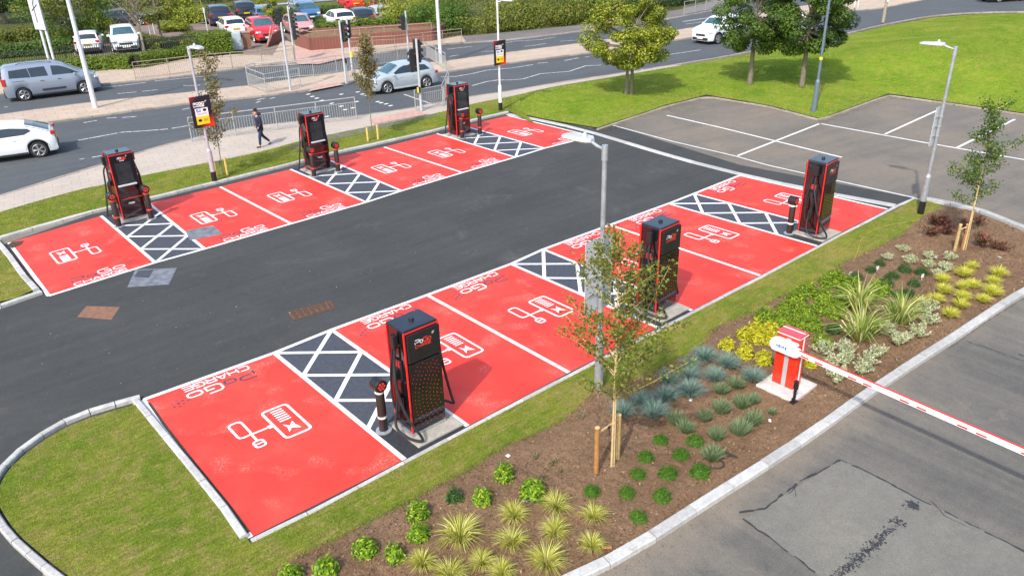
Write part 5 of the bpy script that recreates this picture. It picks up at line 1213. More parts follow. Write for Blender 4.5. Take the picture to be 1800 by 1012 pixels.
        if cladding:
            for xw in (-hw, hw):
                V = []; R1 = R+.05
                for a_ in np.linspace(.02*PI, .98*PI, 13):
                    for rr_ in (R1, R1+.065): X_, Z_ = xw+rr_*math.cos(a_), R*.98+rr_*math.sin(a_); V.append((X_, sy*(side_y(S, max(L0, min(L1, X_)), Z_)+.010), Z_))
                m = MB(); m.add(V, [(2*i, 2*i+1, 2*i+3, 2*i+2) for i in range(12)]); m.build('arch_trim', trim, t)
        if kind == 'van':
            m = MB(); m.box((0.0, sy*(S['W']/2+.005), .50), (1.15, .025, .10)); m.build('door_trim', 'car_plastic', t, bevel=.01); m = MB(); m.box((-1.6, sy*(side_y(S, -1.6, 1.06)+.004), 1.06), (.6, .012, .02)); m.build('slide_rail', 'car_plastic', t)
        if rails:
            m = MB(); m.tube([(-1.5, sy*.56, interp(S['top'], -1.5)+.03), (-1.3, sy*.58, interp(S['top'], -1.3)+.07), (.0, sy*.58, interp(S['top'], 0)+.07), (.2, sy*.56, interp(S['top'], .2)+.02)], .018, 6); m.build('roof_rail', 'car_plastic', t)
    m = MB(); m.box((L1-.045, 0, .36), (.14, S['W']*.74, .20)); m.build('front_bumper', trim, t, bevel=.03)
    m = MB(); m.box((L1-.05, 0, .60), (.10, S['W']*.44, .17)); m.build('grille', 'car_plastic', t, bevel=.015)
    m = MB(); m.box((L0+.03, 0, .36), (.14, S['W']*.86, .22)); m.build('rear_bumper', trim, t, bevel=.03)
    m = MB(); m.box((L1+.035, 0, .42), (.012, .50, .11)); m.build('number_plate', 'plate_white', t)
    m = MB(); m.box((L0-.025, 0, .72), (.05, .50, .11)); m.build('number_plate', 'plate_yellow', t)
    tag(t, label, cat, group); t['_h'] = 0; return t
def place_by_wheels(o, kind, rear, front, side, z=0.0, wbfix=None):
    S = CARS[kind]; A, B = G(*rear, z), G(*front, z); d = (B-A); d.z = 0
    sc = d.length/S['wb'] if wbfix is None else wbfix
    d.normalize(); n = Vector((-d.y, d.x, 0))*(1 if side == 'R' else -1)    # from the seen side to the car's middle
    mid = (A+B)/2 if wbfix is None else B - d*S['wb']/2*sc
    c = mid + n*(S['W']/2-.02)*sc
    o.location = (c.x, c.y, z); o.rotation_euler = (0, 0, math.atan2(d.y, d.x)); o.scale = (sc,)*3
def put(o, px, py, tx, ty, sc=1.05, z=0.0):
    c = G(px, py, z); d = G(tx, ty, z)-c; o.location = c; o.rotation_euler = (0, 0, math.atan2(d.y, d.x)); o.scale = (sc,)*3
v = make_car('van', 'car_blue_grey', 'blue-grey people carrier driving right on the far carriageway', name='moving_van', cat='van', rails=True); place_by_wheels(v, 'van', (46, 178), (152, 165), 'R')
v = make_car('suv', 'car_silver', 'silver compact car stopping at the crossing on the near carriageway', name='moving_car', trim='car_silver'); place_by_wheels(v, 'suv', (751, 155), (682.7, 165.6), 'L')
v = make_car('coupe', 'car_white', 'white car with a black sloping tail leaving at the left edge', name='moving_car', two_tone='car_black', cladding=True); place_by_wheels(v, 'coupe', (72.6, 277), (-48, 294), 'L')
v = make_car('box', 'car_white', 'boxy white off-road car in front of the two leafy trees', name='moving_car', cladding=True); place_by_wheels(v, 'box', (1318, 68), (1262, 78), 'L', wbfix=1.0)
v = make_car('hatch', 'car_white', 'white car mostly hidden between the crowns of the two leafy trees', name='moving_car'); put(v, 1382, 68, 1340, 76)
PK = 'cars parked in the far car park'
for kind, paint, c, tgt, lab, sc in (
  ('hatch', 'car_white', (160, 90), (168, 70), 'white hatchback seen from behind the black fence, left of the white estate', 1.0),
  ('suv', 'car_white', (222, 86), (232, 108), 'white estate facing us behind the black fence', 1.05),
  ('hatch', 'car_grey', (220, 46), (260, 42), 'dark grey hatchback side-on under the twiggy tree', 1.0),
  ('suv', 'car_grey', (128, 67), (118, 55), 'dark grey car under the olive tree behind the tall column', 1.0),
  ('suv', 'car_navy', (385, 42), (365, 28), 'navy car seen from behind, left of the black car', 1.05),
  ('suv', 'car_black', (430, 34), (412, 22), 'black car seen from behind, right of the navy car', 1.05),
  ('hatch', 'car_white', (410, 62), (392, 52), 'white car showing only its roof above the clipped hedge', 1.0),
  ('suv', 'car_red', (463, 70), (488, 84), 'bright red car facing right beside the small brick wall', 1.05),
  ('hatch', 'car_blue', (462, 38), (450, 30), 'small blue car beyond the bright red one', .9),
  ('suv', 'car_ice_blue', (530, 20), (552, 30), 'ice-blue car facing right, behind the blue car', 1.05),
  ('hatch', 'car_blue', (542, 34), (564, 44), 'bright blue car in front of the ice-blue one', 1.0),
  ('hatch', 'car_rose', (526, 60), (548, 72), 'pale rose car behind the signals', 1.05),
  ('hatch', 'car_white', (598, 50), (574, 42), 'white hatchback with dark windows behind the red-lit signal', 1.05),
  ('hatch', 'car_black', (634, 46), (612, 34), 'black hatchback right of the white hatchback', 1.05),
  ('hatch', 'car_silver', (666, 40), (644, 34), 'silver car partly behind the planting, right of the black hatchback', 1.0),
  ('hatch', 'car_red', (618, 18), (590, 8), 'red hatchback alone at the back of the far car park', 1.1),
  ('hatch', 'car_dark_red', (668, 24), (655, 14), 'dark red car partly behind the bushes', 1.0),
  ('suv', 'car_navy', (1762, 2), (1700, 6), 'dark blue car cut off by the top edge above the mound', 1.0)):
    o = make_car(kind, paint, lab, PK if 'mound' not in lab else None); put(o, c[0], c[1], tgt[0], tgt[1], sc)
# ================================================================== the walking person
def skinned(name, verts, edges, radii, mat, parent, root=0, sub=2):
    me = bpy.data.meshes.new(name); me.from_pydata(verts, edges, []); me.materials.append(MATS[mat])
    o = bpy.data.objects.new(name, me); COL.objects.link(o); o.parent = parent
    md = o.modifiers.new('skin', 'SKIN'); md.use_smooth_shade = True
    for i, r in enumerate(radii):
        sv = me.skin_vertices[0].data[i]; sv.radius = (r, r) if not isinstance(r, tuple) else r; sv.use_root = (i == root)
    s = o.modifiers.new('sub', 'SUBSURF'); s.levels = sub; s.render_levels = sub; return o
pb = G(462, 258, .075); t = empty('person', pb); d = G(440, 262, .075)-pb; t.rotation_euler = (0, 0, math.atan2(d.y, d.x)); SCP = .86; t.scale = (SCP,)*3
# local +x = walking direction
V = [(0, 0, .93), (.01, 0, 1.12), (.03, 0, 1.35), (.06, 0, 1.50), (.10, 0, 1.60),   # pelvis..neck base, head low
     (.13, 0, 1.70),
     (0, .09, .90), (.10, .09, .50), (.14, .09, .09), (.26, .09, .04),      # left leg forward
     (0, -.09, .90), (-.10, -.09, .50), (-.42, -.09, .16), (-.36, -.09, .03),     # right leg back
     (.02, .19, 1.42), (-.02, .24, 1.16), (.12, .20, .98), (.02, -.19, 1.42), (-.04, -.24, 1.16), (.12, -.20, .98)]
E_ = [(0, 1), (1, 2), (2, 3), (3, 4), (4, 5), (0, 6), (6, 7), (7, 8), (8, 9), (0, 10), (10, 11), (11, 12), (12, 13), (2, 14), (14, 15), (15, 16), (2, 17), (17, 18), (18, 19)]
Rr = [(.13, .15), (.11, .13), (.12, .17), .055, .085, .095, .085, .058, .038, .032, .085, .058, .038, .032, .06, .042, .03, .06, .042, .03]
body = skinned('body', V, E_, Rr, 'skin', t)
jk = skinned('jacket', [(0, 0, .80), (0, 0, 1.0), (.01, 0, 1.2), (.03, 0, 1.40), (.05, 0, 1.50), (.02, .20, 1.42), (-.03, .25, 1.16), (.12, .19, 1.0), (.02, -.20, 1.42), (-.05, -.25, 1.16), (.12, -.19, 1.0)],
     [(0, 1), (1, 2), (2, 3), (3, 4), (3, 5), (5, 6), (6, 7), (3, 8), (8, 9), (9, 10)], [(.19, .22), (.17, .20), (.155, .20), (.15, .22), (.09, .10), .085, .072, .06, .085, .072, .06], 'jacket_navy', t)
skinned('hood', [(-.04, 0, 1.50), (-.06, 0, 1.58), (-.02, 0, 1.64)], [(0, 1), (1, 2)], [.13, .12, .09], 'jacket_navy', t)
skinned('trousers', [(0, 0, .92), (0, .09, .84), (.10, .09, .50), (.14, .09, .10), (0, -.09, .84), (-.10, -.09, .50), (-.40, -.09, .19)], [(0, 1), (1, 2), (2, 3), (0, 4), (4, 5), (5, 6)], [.13, .105, .078, .06, .105, .078, .06], 'denim', t)
skinned('shoe', [(.10, .09, .05), (.22, .09, .04), (.33, .09, .035)], [(0, 1), (1, 2)], [.052, .045, .035], 'shoe_black', t)
skinned('shoe', [(-.44, -.09, .13), (-.37, -.09, .06), (-.30, -.09, .035)], [(0, 1), (1, 2)], [.05, .045, .035], 'shoe_black', t)
skinned('hair', [(.06, 0, 1.76), (.08, 0, 1.80), (.02, 0, 1.70)], [(0, 1), (0, 2)], [.085, .07, .075], 'hair', t)
m = MB(); m.lathe([(.001, -.03), (.018, -.01), (.014, .02), (.001, .03)], (.222, 0, 1.665), 8); m.box((.205, 0, 1.625), (.02, .05, .012)); m.build('face_features', 'skin', t)
for sy in (-1, 1): m = MB(); m.lathe([(.001, -.01), (.011, 0), (.001, .01)], (.205, sy*.033, 1.695), 8); m.build('eye', 'hair', t); m = MB(); m.box((.10, sy*.098, 1.675), (.04, .02, .06)); m.build('ear', 'skin', t, bevel=.008)
for sy in (-1, 1):     # hands pushed into the jacket pockets, knuckles and thumb showing
    h = MB()
    for k in range(4): h.tube([(.13+.012*k, sy*.205, .985-.018*k), (.165+.010*k, sy*.20, .965-.018*k), (.185+.008*k, sy*.185, .945-.018*k)], [.010, .009, .007], 6)
    h.tube([(.12, sy*.20, 1.0), (.15, sy*.175, .99), (.175, sy*.165, .975)], [.012, .010, .008], 6); h.lathe([(.001, -.045), (.032, -.02), (.034, .02), (.001, .04)], (.125, sy*.20, .975), 10); h.build('hand', 'skin', t, smooth=True)
tag(t, 'person in a dark navy hooded jacket and jeans walking left along the footpath', 'person')

# ================================================================== vegetation
def blob_pts(n, rng, c, r):
    d = rng.normal(size=(n, 3)); d /= np.linalg.norm(d, axis=1, keepdims=True); q = rng.uniform(.35, 1, n)**.5
    return c + d*q[:, None]*r, d
def crown(name, parent, rng, clumps, leaf, per, mat, asp=.6):
    Cs, Ns = [], []
    for c, r in clumps:
        p, d = blob_pts(per, rng, np.array(c), np.array(r)); Cs.append(p); Ns.append(d)
    C = np.concatenate(Cs); N = np.concatenate(Ns)
    V, F = leaf_arrays(C, leaf, leaf*asp, rng, .3, N); return np_mesh(name, V, F, mat, parent)
def tree(base, H, rx, rz, zc, trunk_r, mats, label, seed, nclump=46, per=230, leaf=.13, two=False, bark='bark', z0=None, squash=1.0, cr=.30, lowz=None, cat='tree', group=None, name='leafy_tree'):
    rng = np.random.default_rng(seed); b = G(*base, 0)
    if z0 is not None: b.z = z0
    t = empty(name, b); tr = MB()
    st = [0] if not two else [-.10, .12]
    for sx in st:
        tr.tube([(sx*.9, -sx*.7, -.1), (sx*.9, -sx*.7, zc*.35), (sx*.9+.03, .04-sx*.5, zc*.75), (.0, .0, zc+rz*.5)], [trunk_r*(1.25 if not two else .85), trunk_r*(.9 if not two else .6), trunk_r*.6, trunk_r*.2], 9)
    cl = []
    for k in range(nclump):
        a = rng.uniform(0, 2*PI); q = rng.uniform(0.25, 1)**.5; zz = rng.uniform(-1, 1)
        rad = rx*q*math.sqrt(max(.05, 1-zz*zz*.85)); c = (rad*math.cos(a), rad*math.sin(a)*squash, zc+rz*zz)
        s = cr*rx*rng.uniform(.6, 1.15); cl.append((c, (s, s, s*.7)))
        if k % 2 == 0:
            f = .25+.5*(zz+1)/2; st_ = (0, 0, zc-rz+ (rz*1.4)*f*.9); tr.tube([st_, ((st_[0]+c[0])*.5, (st_[1]+c[1])*.5, (st_[2]*.45+c[2]*.55)), c], [trunk_r*.35, trunk_r*.2, trunk_r*.07], 5)
    tr.build('trunk', bark, t, smooth=True)
    if isinstance(mats, str): mats = [mats]
    ch = np.array_split(np.arange(len(cl)), len(mats))
    for idx, mt in zip(ch, mats): crown('crown', t, rng, [cl[i] for i in idx], leaf, per, mt)
    tag(t, label, cat, group); return t
tree((1105, 171), 4.6, 2.15, 1.5, 3.05, .13, ['leaf_lime', 'leaf_lime', 'leaf_olive'], 'yellow-green tree with a double trunk on the grass left of the two darker trees', 5, two=True, nclump=80, per=330, leaf=.12, cr=.26, z0=.1)
tree((1317, 155), 5.5, 2.0, 2.1, 3.9, .12, ['leaf_mid', 'leaf_dark', 'leaf_mid'], 'dark green tree on the mound, left of the pair beside the blue-grey lamp column', 6, nclump=84, per=360, leaf=.13, cr=.28, z0=.25)
tree((1408, 161), 5.5, 2.0, 2.1, 3.8, .12, ['leaf_mid', 'leaf_mid', 'leaf_dark'], 'dark green tree on the mound just left of the blue-grey lamp column', 7, nclump=84, per=360, leaf=.13, cr=.28, z0=.35)
def young(base, H, z1, spread, nb, mat, label, seed, leaf=.055, per=70, stakes=(), swood='stake_wood', lean=(0, 0), z0=.06, sh=.92, bark='bamboo', tr_r=.022, cross=True, up=1.0, cluster=.10):
    rng = np.random.default_rng(seed); b = G(*base, z0); t = empty('young_tree', b); tr = MB()
    P = [(0, 0, 0), (lean[0]*.3, lean[1]*.3, H*.35), (lean[0]*.7, lean[1]*.7, H*.7), (lean[0], lean[1], H)]
    tr.tube(smooth(P, 4), [tr_r*(1-.8*i/12) for i in range(13)], 8); C = []
    for k in range(nb):
        f = (k+.5)/nb; z = z1+(H-z1)*f*.92; a = rng.uniform(0, 2*PI); L = spread*(1.05-f*.75)*rng.uniform(.55, 1.15)
        s = Vector((lean[0]*z/H, lean[1]*z/H, z)); e = s+Vector((math.cos(a)*L, math.sin(a)*L, L*rng.uniform(.45, 1.1)*up)); mid = s.lerp(e, .5)+Vector((0, 0, -.04*L))
        tr.tube([s, mid, e], [tr_r*.38, tr_r*.22, .003], 5)
        n = int(per*(.5+L/spread)); q = rng.uniform(.15, 1.08, n); S_, M_, Eb = np.array(s), np.array(mid), np.array(e)
        Pq = ((1-q)**2)[:, None]*S_+(2*q*(1-q))[:, None]*M_+(q**2)[:, None]*Eb; C.append(Pq+rng.normal(size=(n, 3))*cluster*np.array([1, 1, .8]))
    n = per; q = rng.uniform(z1/H, 1.02, n); C.append(np.column_stack([lean[0]*q, lean[1]*q, H*q])+rng.normal(size=(n, 3))*cluster*.7)
    tr.build('trunk', bark, t, smooth=True)
    V, F = leaf_arrays(np.concatenate(C), leaf, leaf*.62, rng, .2); np_mesh('crown', V, F, mat, t)
    tag(t, label, 'tree', 'young trees planted round the bays')
    tops = []
    for (px, py, hh, wd) in stakes:
        q = G(px, py, z0); s = empty('tree_stake', q); m = MB(); m.cyl((0, 0, -.02), (0, 0, hh), .045, .043, 12); m.build('stake', wd, s, smooth=True); m = MB(); m.cyl((0, 0, hh), (0, 0, hh+.008), .043, .038, 12); m.build('stake_top', 'bamboo', s); tops.append((s, q, hh))
    return t, tops
def crossbar(tops, lab, wood, z, r=.022):
    (s0, q0, h0), (s1, q1, h1) = tops[:2]; m = MB(); m.tube([UPV*z, q1-q0+UPV*(z+.03)], r, 8); m.build('cross_rail', wood, s0); mid = (q1-q0)/2+UPV*z
    m = MB(); m.cyl(mid-UPV*.02, mid+UPV*.03, r*1.6, n=10); m.tube([mid, mid+Vector((-.03, -.05, -.03)), mid+Vector((-.02, -.06, -.12))], .010, 6); m.build('rubber_tie', 'black_rubber', s0)
t, tp = young((1075, 820), 4.25, 1.35, 1.25, 44, 'leaf_olive', 'young staked tree with a bamboo cane in the middle of the planting bed', 21, leaf=.062, per=125, stakes=[(1048, 830, .92, 'orange_wood'), (1085, 806, .92, 'stake_wood')], cluster=.055)
m = MB(); m.tube([(.03, -.03, 0), (.02, -.02, 1.3), (.0, -.0, 2.6)], .011, 6); m.build('bamboo_cane', 'bamboo', t)
crossbar(tp, '', 'stake_wood', .80); tag(tp[0][0], 'orange-brown stake with a cross rail left of the bamboo cane', 'tree stake', 'wooden tree stakes'); tag(tp[1][0], 'pale stake right of the bamboo cane', 'tree stake', 'wooden tree stakes')
t, tp = young((1693, 440), 4.1, 1.25, .85, 26, 'leaf_mid', 'young staked tree with sparse foliage at the right end of the bed', 22, leaf=.068, per=135, stakes=[(1677.6, 442, .78, 'stake_wood'), (1691, 438, .72, 'orange_wood')], cluster=.075)
m = MB(); m.tube([(.05, -.04, 0), (.03, -.02, .9), (.02, -.0, 1.7)], .011, 6); m.build('bamboo_cane', 'bamboo', t)
crossbar(tp, '', 'bamboo', .62); tag(tp[0][0], 'pale thick stake at the foot of the right-hand young tree', 'tree stake', 'wooden tree stakes'); tag(tp[1][0], 'orange-brown stake just behind the pale one at the right-hand young tree', 'tree stake', 'wooden tree stakes')
t, tp = young((655, 246), 4.3, 1.75, .50, 34, 'leaf_autumn', 'slim young tree with brownish leaves between two short yellow stakes on the verge', 23, leaf=.095, per=90, stakes=[(647, 248, .55, 'yellow_wood'), (665, 245, .60, 'yellow_wood')], bark='bark', z0=.07, lean=(.15, .05), cluster=.10, up=1.6)
tag(tp[0][0], 'left one of two short yellow stakes by the brownish young tree', 'tree stake', 'wooden tree stakes'); tag(tp[1][0], 'right one of two short yellow stakes by the brownish young tree', 'tree stake', 'wooden tree stakes')
t, tp = young((392, 309), 4.4, 1.0, .75, 26, 'leaf_autumn', 'sparse young tree with pale olive leaves beside the left sign lamp post', 24, leaf=.095, per=75, stakes=[(400, 307, .65, 'yellow_wood'), (381, 311, .55, 'yellow_wood')], bark='bark', z0=.07, lean=(.25, .1), cluster=.10, up=1.5)
crossbar(tp, '', 'bark', .52); tag(tp[0][0], 'yellow stake right of the left sign lamp post', 'tree stake', 'wooden tree stakes'); tag(tp[1][0], 'short yellow stake behind the left sign lamp post', 'tree stake', 'wooden tree stakes')
# far trees
FARG = 'trees and tall bushes round the far car park'
tree((125, 78), 5.5, 3.2, 2.3, 2.9, .14, ['leaf_olive', 'leaf_mid'], 'broad olive-green tree behind the tall white column and the direction sign', 31, nclump=55, per=170, leaf=.2, group=FARG)
tree((285, 73), 4, 1.8, 1.5, 3.2, .09, ['leaf_olive'], 'small olive tree with a thin dark trunk right of the twiggy one', 32, nclump=34, per=120, leaf=.18, group=FARG)
tree((480, 44), 5, 1.3, 2.2, 2.6, .09, ['leaf_lime'], 'narrow yellow-green tree between the red car and the signals', 33, nclump=34, per=130, leaf=.18, group=FARG)
tree((10, 40), 6, 3.2, 2.4, 3.6, .2, ['leaf_dark'], 'large dark tree in the top left corner', 34, nclump=50, per=150, leaf=.26, group=FARG)
tree((60, 36), 6, 3.0, 2.4, 3.8, .2, ['leaf_dark', 'leaf_mid'], 'large dark tree left of the direction sign top', 35, nclump=50, per=150, leaf=.26, group=FARG)
# twiggy birch
rng = np.random.default_rng(40); b = G(253, 90); t = empty('twiggy_tree', b); tr = MB(); C = []
tr.tube([(0, 0, 0), (.05, 0, 1.2), (0, .05, 2.4), (-.1, 0, 4.6)], [.11, .09, .06, .02], 8)
for k in range(34):
    z = rng.uniform(1.3, 3.6); a = rng.uniform(0, 2*PI); L = rng.uniform(1.0, 2.4); e = Vector((math.cos(a)*L*.8, math.sin(a)*L*.8, z+L*1.0)); s = Vector((0, 0, z)); tr.tube([s, s.lerp(e, .5), e], [.03, .018, .006], 5)
    n = 26; q = rng.uniform(.4, 1.05, n)[:, None]; C.append(np.array(s)*(1-q)+np.array(e)*q+rng.normal(size=(n, 3))*.16)
tr.build('trunk', 'pale_bark', t, smooth=True); V, F = leaf_arrays(np.concatenate(C), .15, .10, rng, .2); np_mesh('crown', V, F, 'leaf_autumn', t); tag(t, 'twiggy pale-barked tree with few leaves right of the white estate', 'tree', FARG)
# bushes of the woodland edge: each its own thing
def bush(px, py, rx, ry, rz, mat, label, seed, leaf=.16, n=2600, name='bush', cat='bush', group=None, rot=0.0, z0=0, lumps=14):
    rng = np.random.default_rng(seed); b = G(px, py, z0); t = empty(name, b, rot); cl = []
    for k in range(lumps):
        a = rng.uniform(0, 2*PI); q = rng.uniform(0, 1)**.5; zz = rng.uniform(.15, .85)
        s = rng.uniform(.32, .5); cl.append(((rx*q*.72*math.cos(a), ry*q*.72*math.sin(a), rz*zz*(1-.35*q)), (rx*s, ry*s, rz*s*.75)))
    crown('foliage', t, rng, cl, leaf, max(20, n//lumps), mat)
    m = MB()
    for k in range(5): a = k*1.3; m.tube([(0.05*math.cos(a), .05*math.sin(a), -.05), (rx*.3*math.cos(a), ry*.3*math.sin(a), rz*.55)], [.05*min(1, rz), .015*min(1, rz)], 5)
    m.build('stems', 'bark', t); tag(t, label, cat, group); return t
EDGE = [(715, 44, 2.6, 'leaf_lime'), (760, 50, 2.3, 'leaf_mid'), (806, 57, 2.3, 'leaf_mid'), (855, 55, 2.4, 'leaf_olive'), (905, 49, 2.4, 'leaf_olive'), (955, 44, 2.3, 'leaf_olive'), (1005, 38, 2.3, 'leaf_olive'),
        (1052, 32, 2.2, 'leaf_mid'), (1100, 25, 2.3, 'leaf_mid'), (1150, 19, 2.2, 'leaf_dark'), (1200, 8, 2.2, 'leaf_dark'), (690, 22, 3.0, 'leaf_lime'), (745, 26, 3.2, 'leaf_lime'), (800, 28, 3.4, 'leaf_mid'), (860, 26, 3.4, 'leaf_olive'), (925, 20, 3.4, 'leaf_lime'), (985, 14, 3.4, 'leaf_dark'), (1050, 6, 3.2, 'leaf_mid'), (1120, 2, 3.2, 'leaf_dark'), (1180, -8, 3.4, 'leaf_dark'), (1240, -10, 3.2, 'leaf_mid')]
W_ = ['first', 'second', 'third', 'fourth', 'fifth', 'sixth', 'seventh', 'eighth', 'ninth', 'tenth', 'eleventh', 'twelfth', 'thirteenth', 'fourteenth', 'fifteenth', 'sixteenth', 'seventeenth', 'eighteenth', 'nineteenth', 'twentieth']
MN = {'leaf_lime': 'yellow-green', 'leaf_mid': 'mid green', 'leaf_olive': 'olive green', 'leaf_dark': 'dark green'}
for i, (px, py, r, mt) in enumerate(EDGE):
    row = 'front row of the roadside thicket' if i < 11 else 'back row of the roadside thicket'
    k = i if i < 11 else i-11
    bush(px, py, r*1.25, r*1.1, r*(1.0 if i < 11 else 1.35), mt, f'{MN[mt]} bush, {W_[k]} from the left in the {row}', 50+i, leaf=.17, n=4600 if i < 11 else 3600, group='bushes of the roadside thicket')
# clipped hedges
def hedge(px, w_, h_, mat, label, seed, leaf=.11, dens=330, name='hedge', z0=0):
    rng = np.random.default_rng(seed); P = GP(px, z0); o = P[0]; t = empty(name, o); C = []; N = []
    for a, b in zip(P, P[1:]):
        a, b = a-o, b-o; d = b-a; L = d.length; d.normalize(); s = Vector((-d.y, d.x, 0)); n = int(L*dens*(w_+2*h_))
        q = rng.uniform(0, L, n); u = rng.uniform(-1, 1, n); face = rng.uniform(0, 1, n)
        y = np.where(face < .35, u*w_/2, np.where(face < .8, -w_/2*np.ones(n), w_/2*np.ones(n))); z = np.where(face < .35, h_, rng.uniform(0.05, 1, n)*h_)
        wob = .10*np.sin(q*1.7+seed)+.07*np.sin(q*4.1+1+u*2); z = z*(1+wob*.8); y = y*(1+wob)
        Pn = np.array(a)+np.outer(q, np.array(d))+np.outer(y, np.array(s))+np.outer(z, [0, 0, 1])+rng.normal(size=(n, 3))*.05; C.append(Pn)
        nn = np.where((face < .35)[:, None], [0, 0, 1.0], np.outer(np.sign(y), np.array(s))); N.append(nn)
    V, F = leaf_arrays(np.concatenate(C), leaf, leaf*.65, rng, .3, np.concatenate(N)); np_mesh('foliage', V, F, mat, t)
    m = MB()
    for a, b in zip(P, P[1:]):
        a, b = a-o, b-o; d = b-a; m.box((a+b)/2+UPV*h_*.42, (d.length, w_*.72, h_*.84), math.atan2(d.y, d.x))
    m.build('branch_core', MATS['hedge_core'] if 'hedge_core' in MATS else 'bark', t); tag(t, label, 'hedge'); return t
leafm('leaf_bushy', (.06, .15, .008), (.20, .32, .012), (.45, .52, .04))
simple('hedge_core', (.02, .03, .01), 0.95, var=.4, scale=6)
hedge([(-40, 133), (60, 127), (186, 118)], .9, .62, 'hedge_bright', 'bright clipped hedge behind the blue-grey van', 71)
hedge([(192, 122), (238, 121), (284, 112)], 1.4, .85, 'hedge_bright', 'bulging bright green hedge left of the rusty railing', 72)
hedge([(288, 108), (345, 100)], 1.0, .72, 'hedge_bright', 'bright hedge section in front of the black fence end', 73)
hedge([(352, 98), (408, 92)], 1.3, 1.35, 'hedge_bright', 'tall rounded hedge beside the pale cabinet', 74)
hedge([(-40, 104), (60, 96), (130, 90)], 1.4, .9, 'leaf_mid', 'darker green hedge behind the black fence left of the white hatchback', 75, leaf=.15, dens=160)
hedge([(-40, 80), (30, 72), (72, 68)], 2.0, .9, 'leaf_olive', 'rough olive hedge at the left edge below the dark wood', 76, leaf=.16, dens=130)
hedge([(556, 50), (640, 44)], 1.2, .8, 'leaf_mid', 'dark green hedge strip behind the rose car', 77, leaf=.15, dens=150)
hedge([(565, 66), (630, 62), (688, 56)], 1.2, 1.15, 'hedge_bright', 'yellow-green hedge growing in the brick planter', 78, leaf=.13, dens=200)
hedge([(205, 72), (250, 76), (300, 86)], 1.6, .5, 'leaf_olive', 'low olive ground planting round the small round sign', 79, leaf=.15, dens=150)
hedge([(312, 80), (350, 76), (368, 70)], 3.0, .5, 'leaf_olive', 'low olive planting behind the black fence end', 80, leaf=.15, dens=150)
hedge([(300, 40), (330, 38), (360, 36)], 2.6, 1.1, 'leaf_lime', 'yellow-green shrub border left of the navy car', 81, leaf=.17, dens=130)
hedge([(480, 30), (560, 24), (640, 14)], 1.6, .5, 'leaf_mid', 'grassy green bank in front of the steel crash barrier', 82, leaf=.16, dens=120)
bush(325, 30, 2.0, 1.5, 2.6, 'leaf_lime', 'yellowing tall bush left of the low lamp', 90, group=FARG, leaf=.18); bush(180, 52, 1.6, 1.2, 1.4, 'leaf_olive', 'olive bush left of the dark grey hatchback', 91, group=FARG); bush(305, 55, 1.5, 1.2, .9, 'leaf_lime', 'rounded low bush behind the small olive tree', 92, group=FARG)
bush(1560, 25, .6, .5, .5, 'leaf_mid', 'small green bush on the far end of the median', 93, n=500, z0=.1) if False else None
# far wood reading as one dark mass
rng = np.random.default_rng(99); cl = []
WL = GP([(-150, 40), (0, 30), (110, 24), (230, 14), (330, 8), (450, 2), (600, -8), (760, -16)])
for a, b in zip(WL, WL[1:]):
    n = max(2, int((b-a).length/1.6))
    for i in range(n):
        for lay in range(3):
            q = a.lerp(b, (i+rng.uniform())/n)+Vector((rng.normal()*.6, 2.0+lay*1.5+rng.normal(), 0)); cl.append(((q.x, q.y, .8+lay*2.0+rng.uniform(0, 1)), (2.0, 1.6, 1.5)))
stuff(crown('distant_wood', None, rng, cl, .38, 150, 'leaf_dark'), 'dark wood closing off the far car park', 'wood')

# ---------- plants in the bed: builders make a prototype at the origin, then copies
BZ = .075
def p_tuft(mat, n, H, W, lean, seed, droop=.6, r0=.05):
    rng = np.random.default_rng(seed); a = rng.uniform(0, 2*PI, n); l = rng.uniform(.05, 1, n)**.7*lean
    B = np.column_stack([np.cos(a)*r0*l, np.sin(a)*r0*l, np.zeros(n)]); D = np.column_stack([np.cos(a)*l, np.sin(a)*l, np.zeros(n)])
    V, F = blade_arrays(B, H*rng.uniform(.65, 1.1, n), W, D, rng, droop); t = empty('grass_tuft'); np_mesh('leaves', V, F, mat, t); return t
def p_shrub(mat, r, h, n, leaf, seed, asp=.42, up=.5, shell=True, core=None):
    rng = np.random.default_rng(seed); d = rng.normal(size=(n, 3)); d[:, 2] = np.abs(d[:, 2]); d /= np.linalg.norm(d, axis=1, keepdims=True)
    q = rng.uniform(.55 if shell else .2, 1.05, n)[:, None]; bump = 1+.16*np.sin(d[:, :1]*7+seed)*np.cos(d[:, 1:2]*6)
    C = d*q*bump*np.array([r, r, h]); V, F = leaf_arrays(C, leaf, leaf*asp, rng, up, d); t = empty('shrub'); np_mesh('leaves', V, F, mat, t)
    m = MB()
    for k in range(6): a = k*1.05; m.tube([(0, 0, -.03), (r*.5*math.cos(a), r*.5*math.sin(a), h*.6)], [.010, .004], 5)
    m.build('stems', 'bark', t); return t
def p_sprig(mat, r, h, nst, leaf, seed, per=22):
    rng = np.random.default_rng(seed); m = MB(); C = []
    for k in range(nst):
        a = rng.uniform(0, 2*PI); l = rng.uniform(.15, 1); e = Vector((r*l*math.cos(a), r*l*math.sin(a), h*(1.05-.45*l)*rng.uniform(.75, 1.1))); m.tube([(0, 0, 0), e*.5+Vector((0, 0, h*.1)), e], [.006, .004, .002], 4)
        q = rng.uniform(.25, 1.02, per)[:, None]; C.append(np.array(e)*q+rng.normal(size=(per, 3))*.016)
    t = empty('shrub'); m.build('stems', 'bark', t); V, F = leaf_arrays(np.concatenate(C), leaf, leaf*.45, rng, .3); np_mesh('leaves', V, F, mat, t); return t
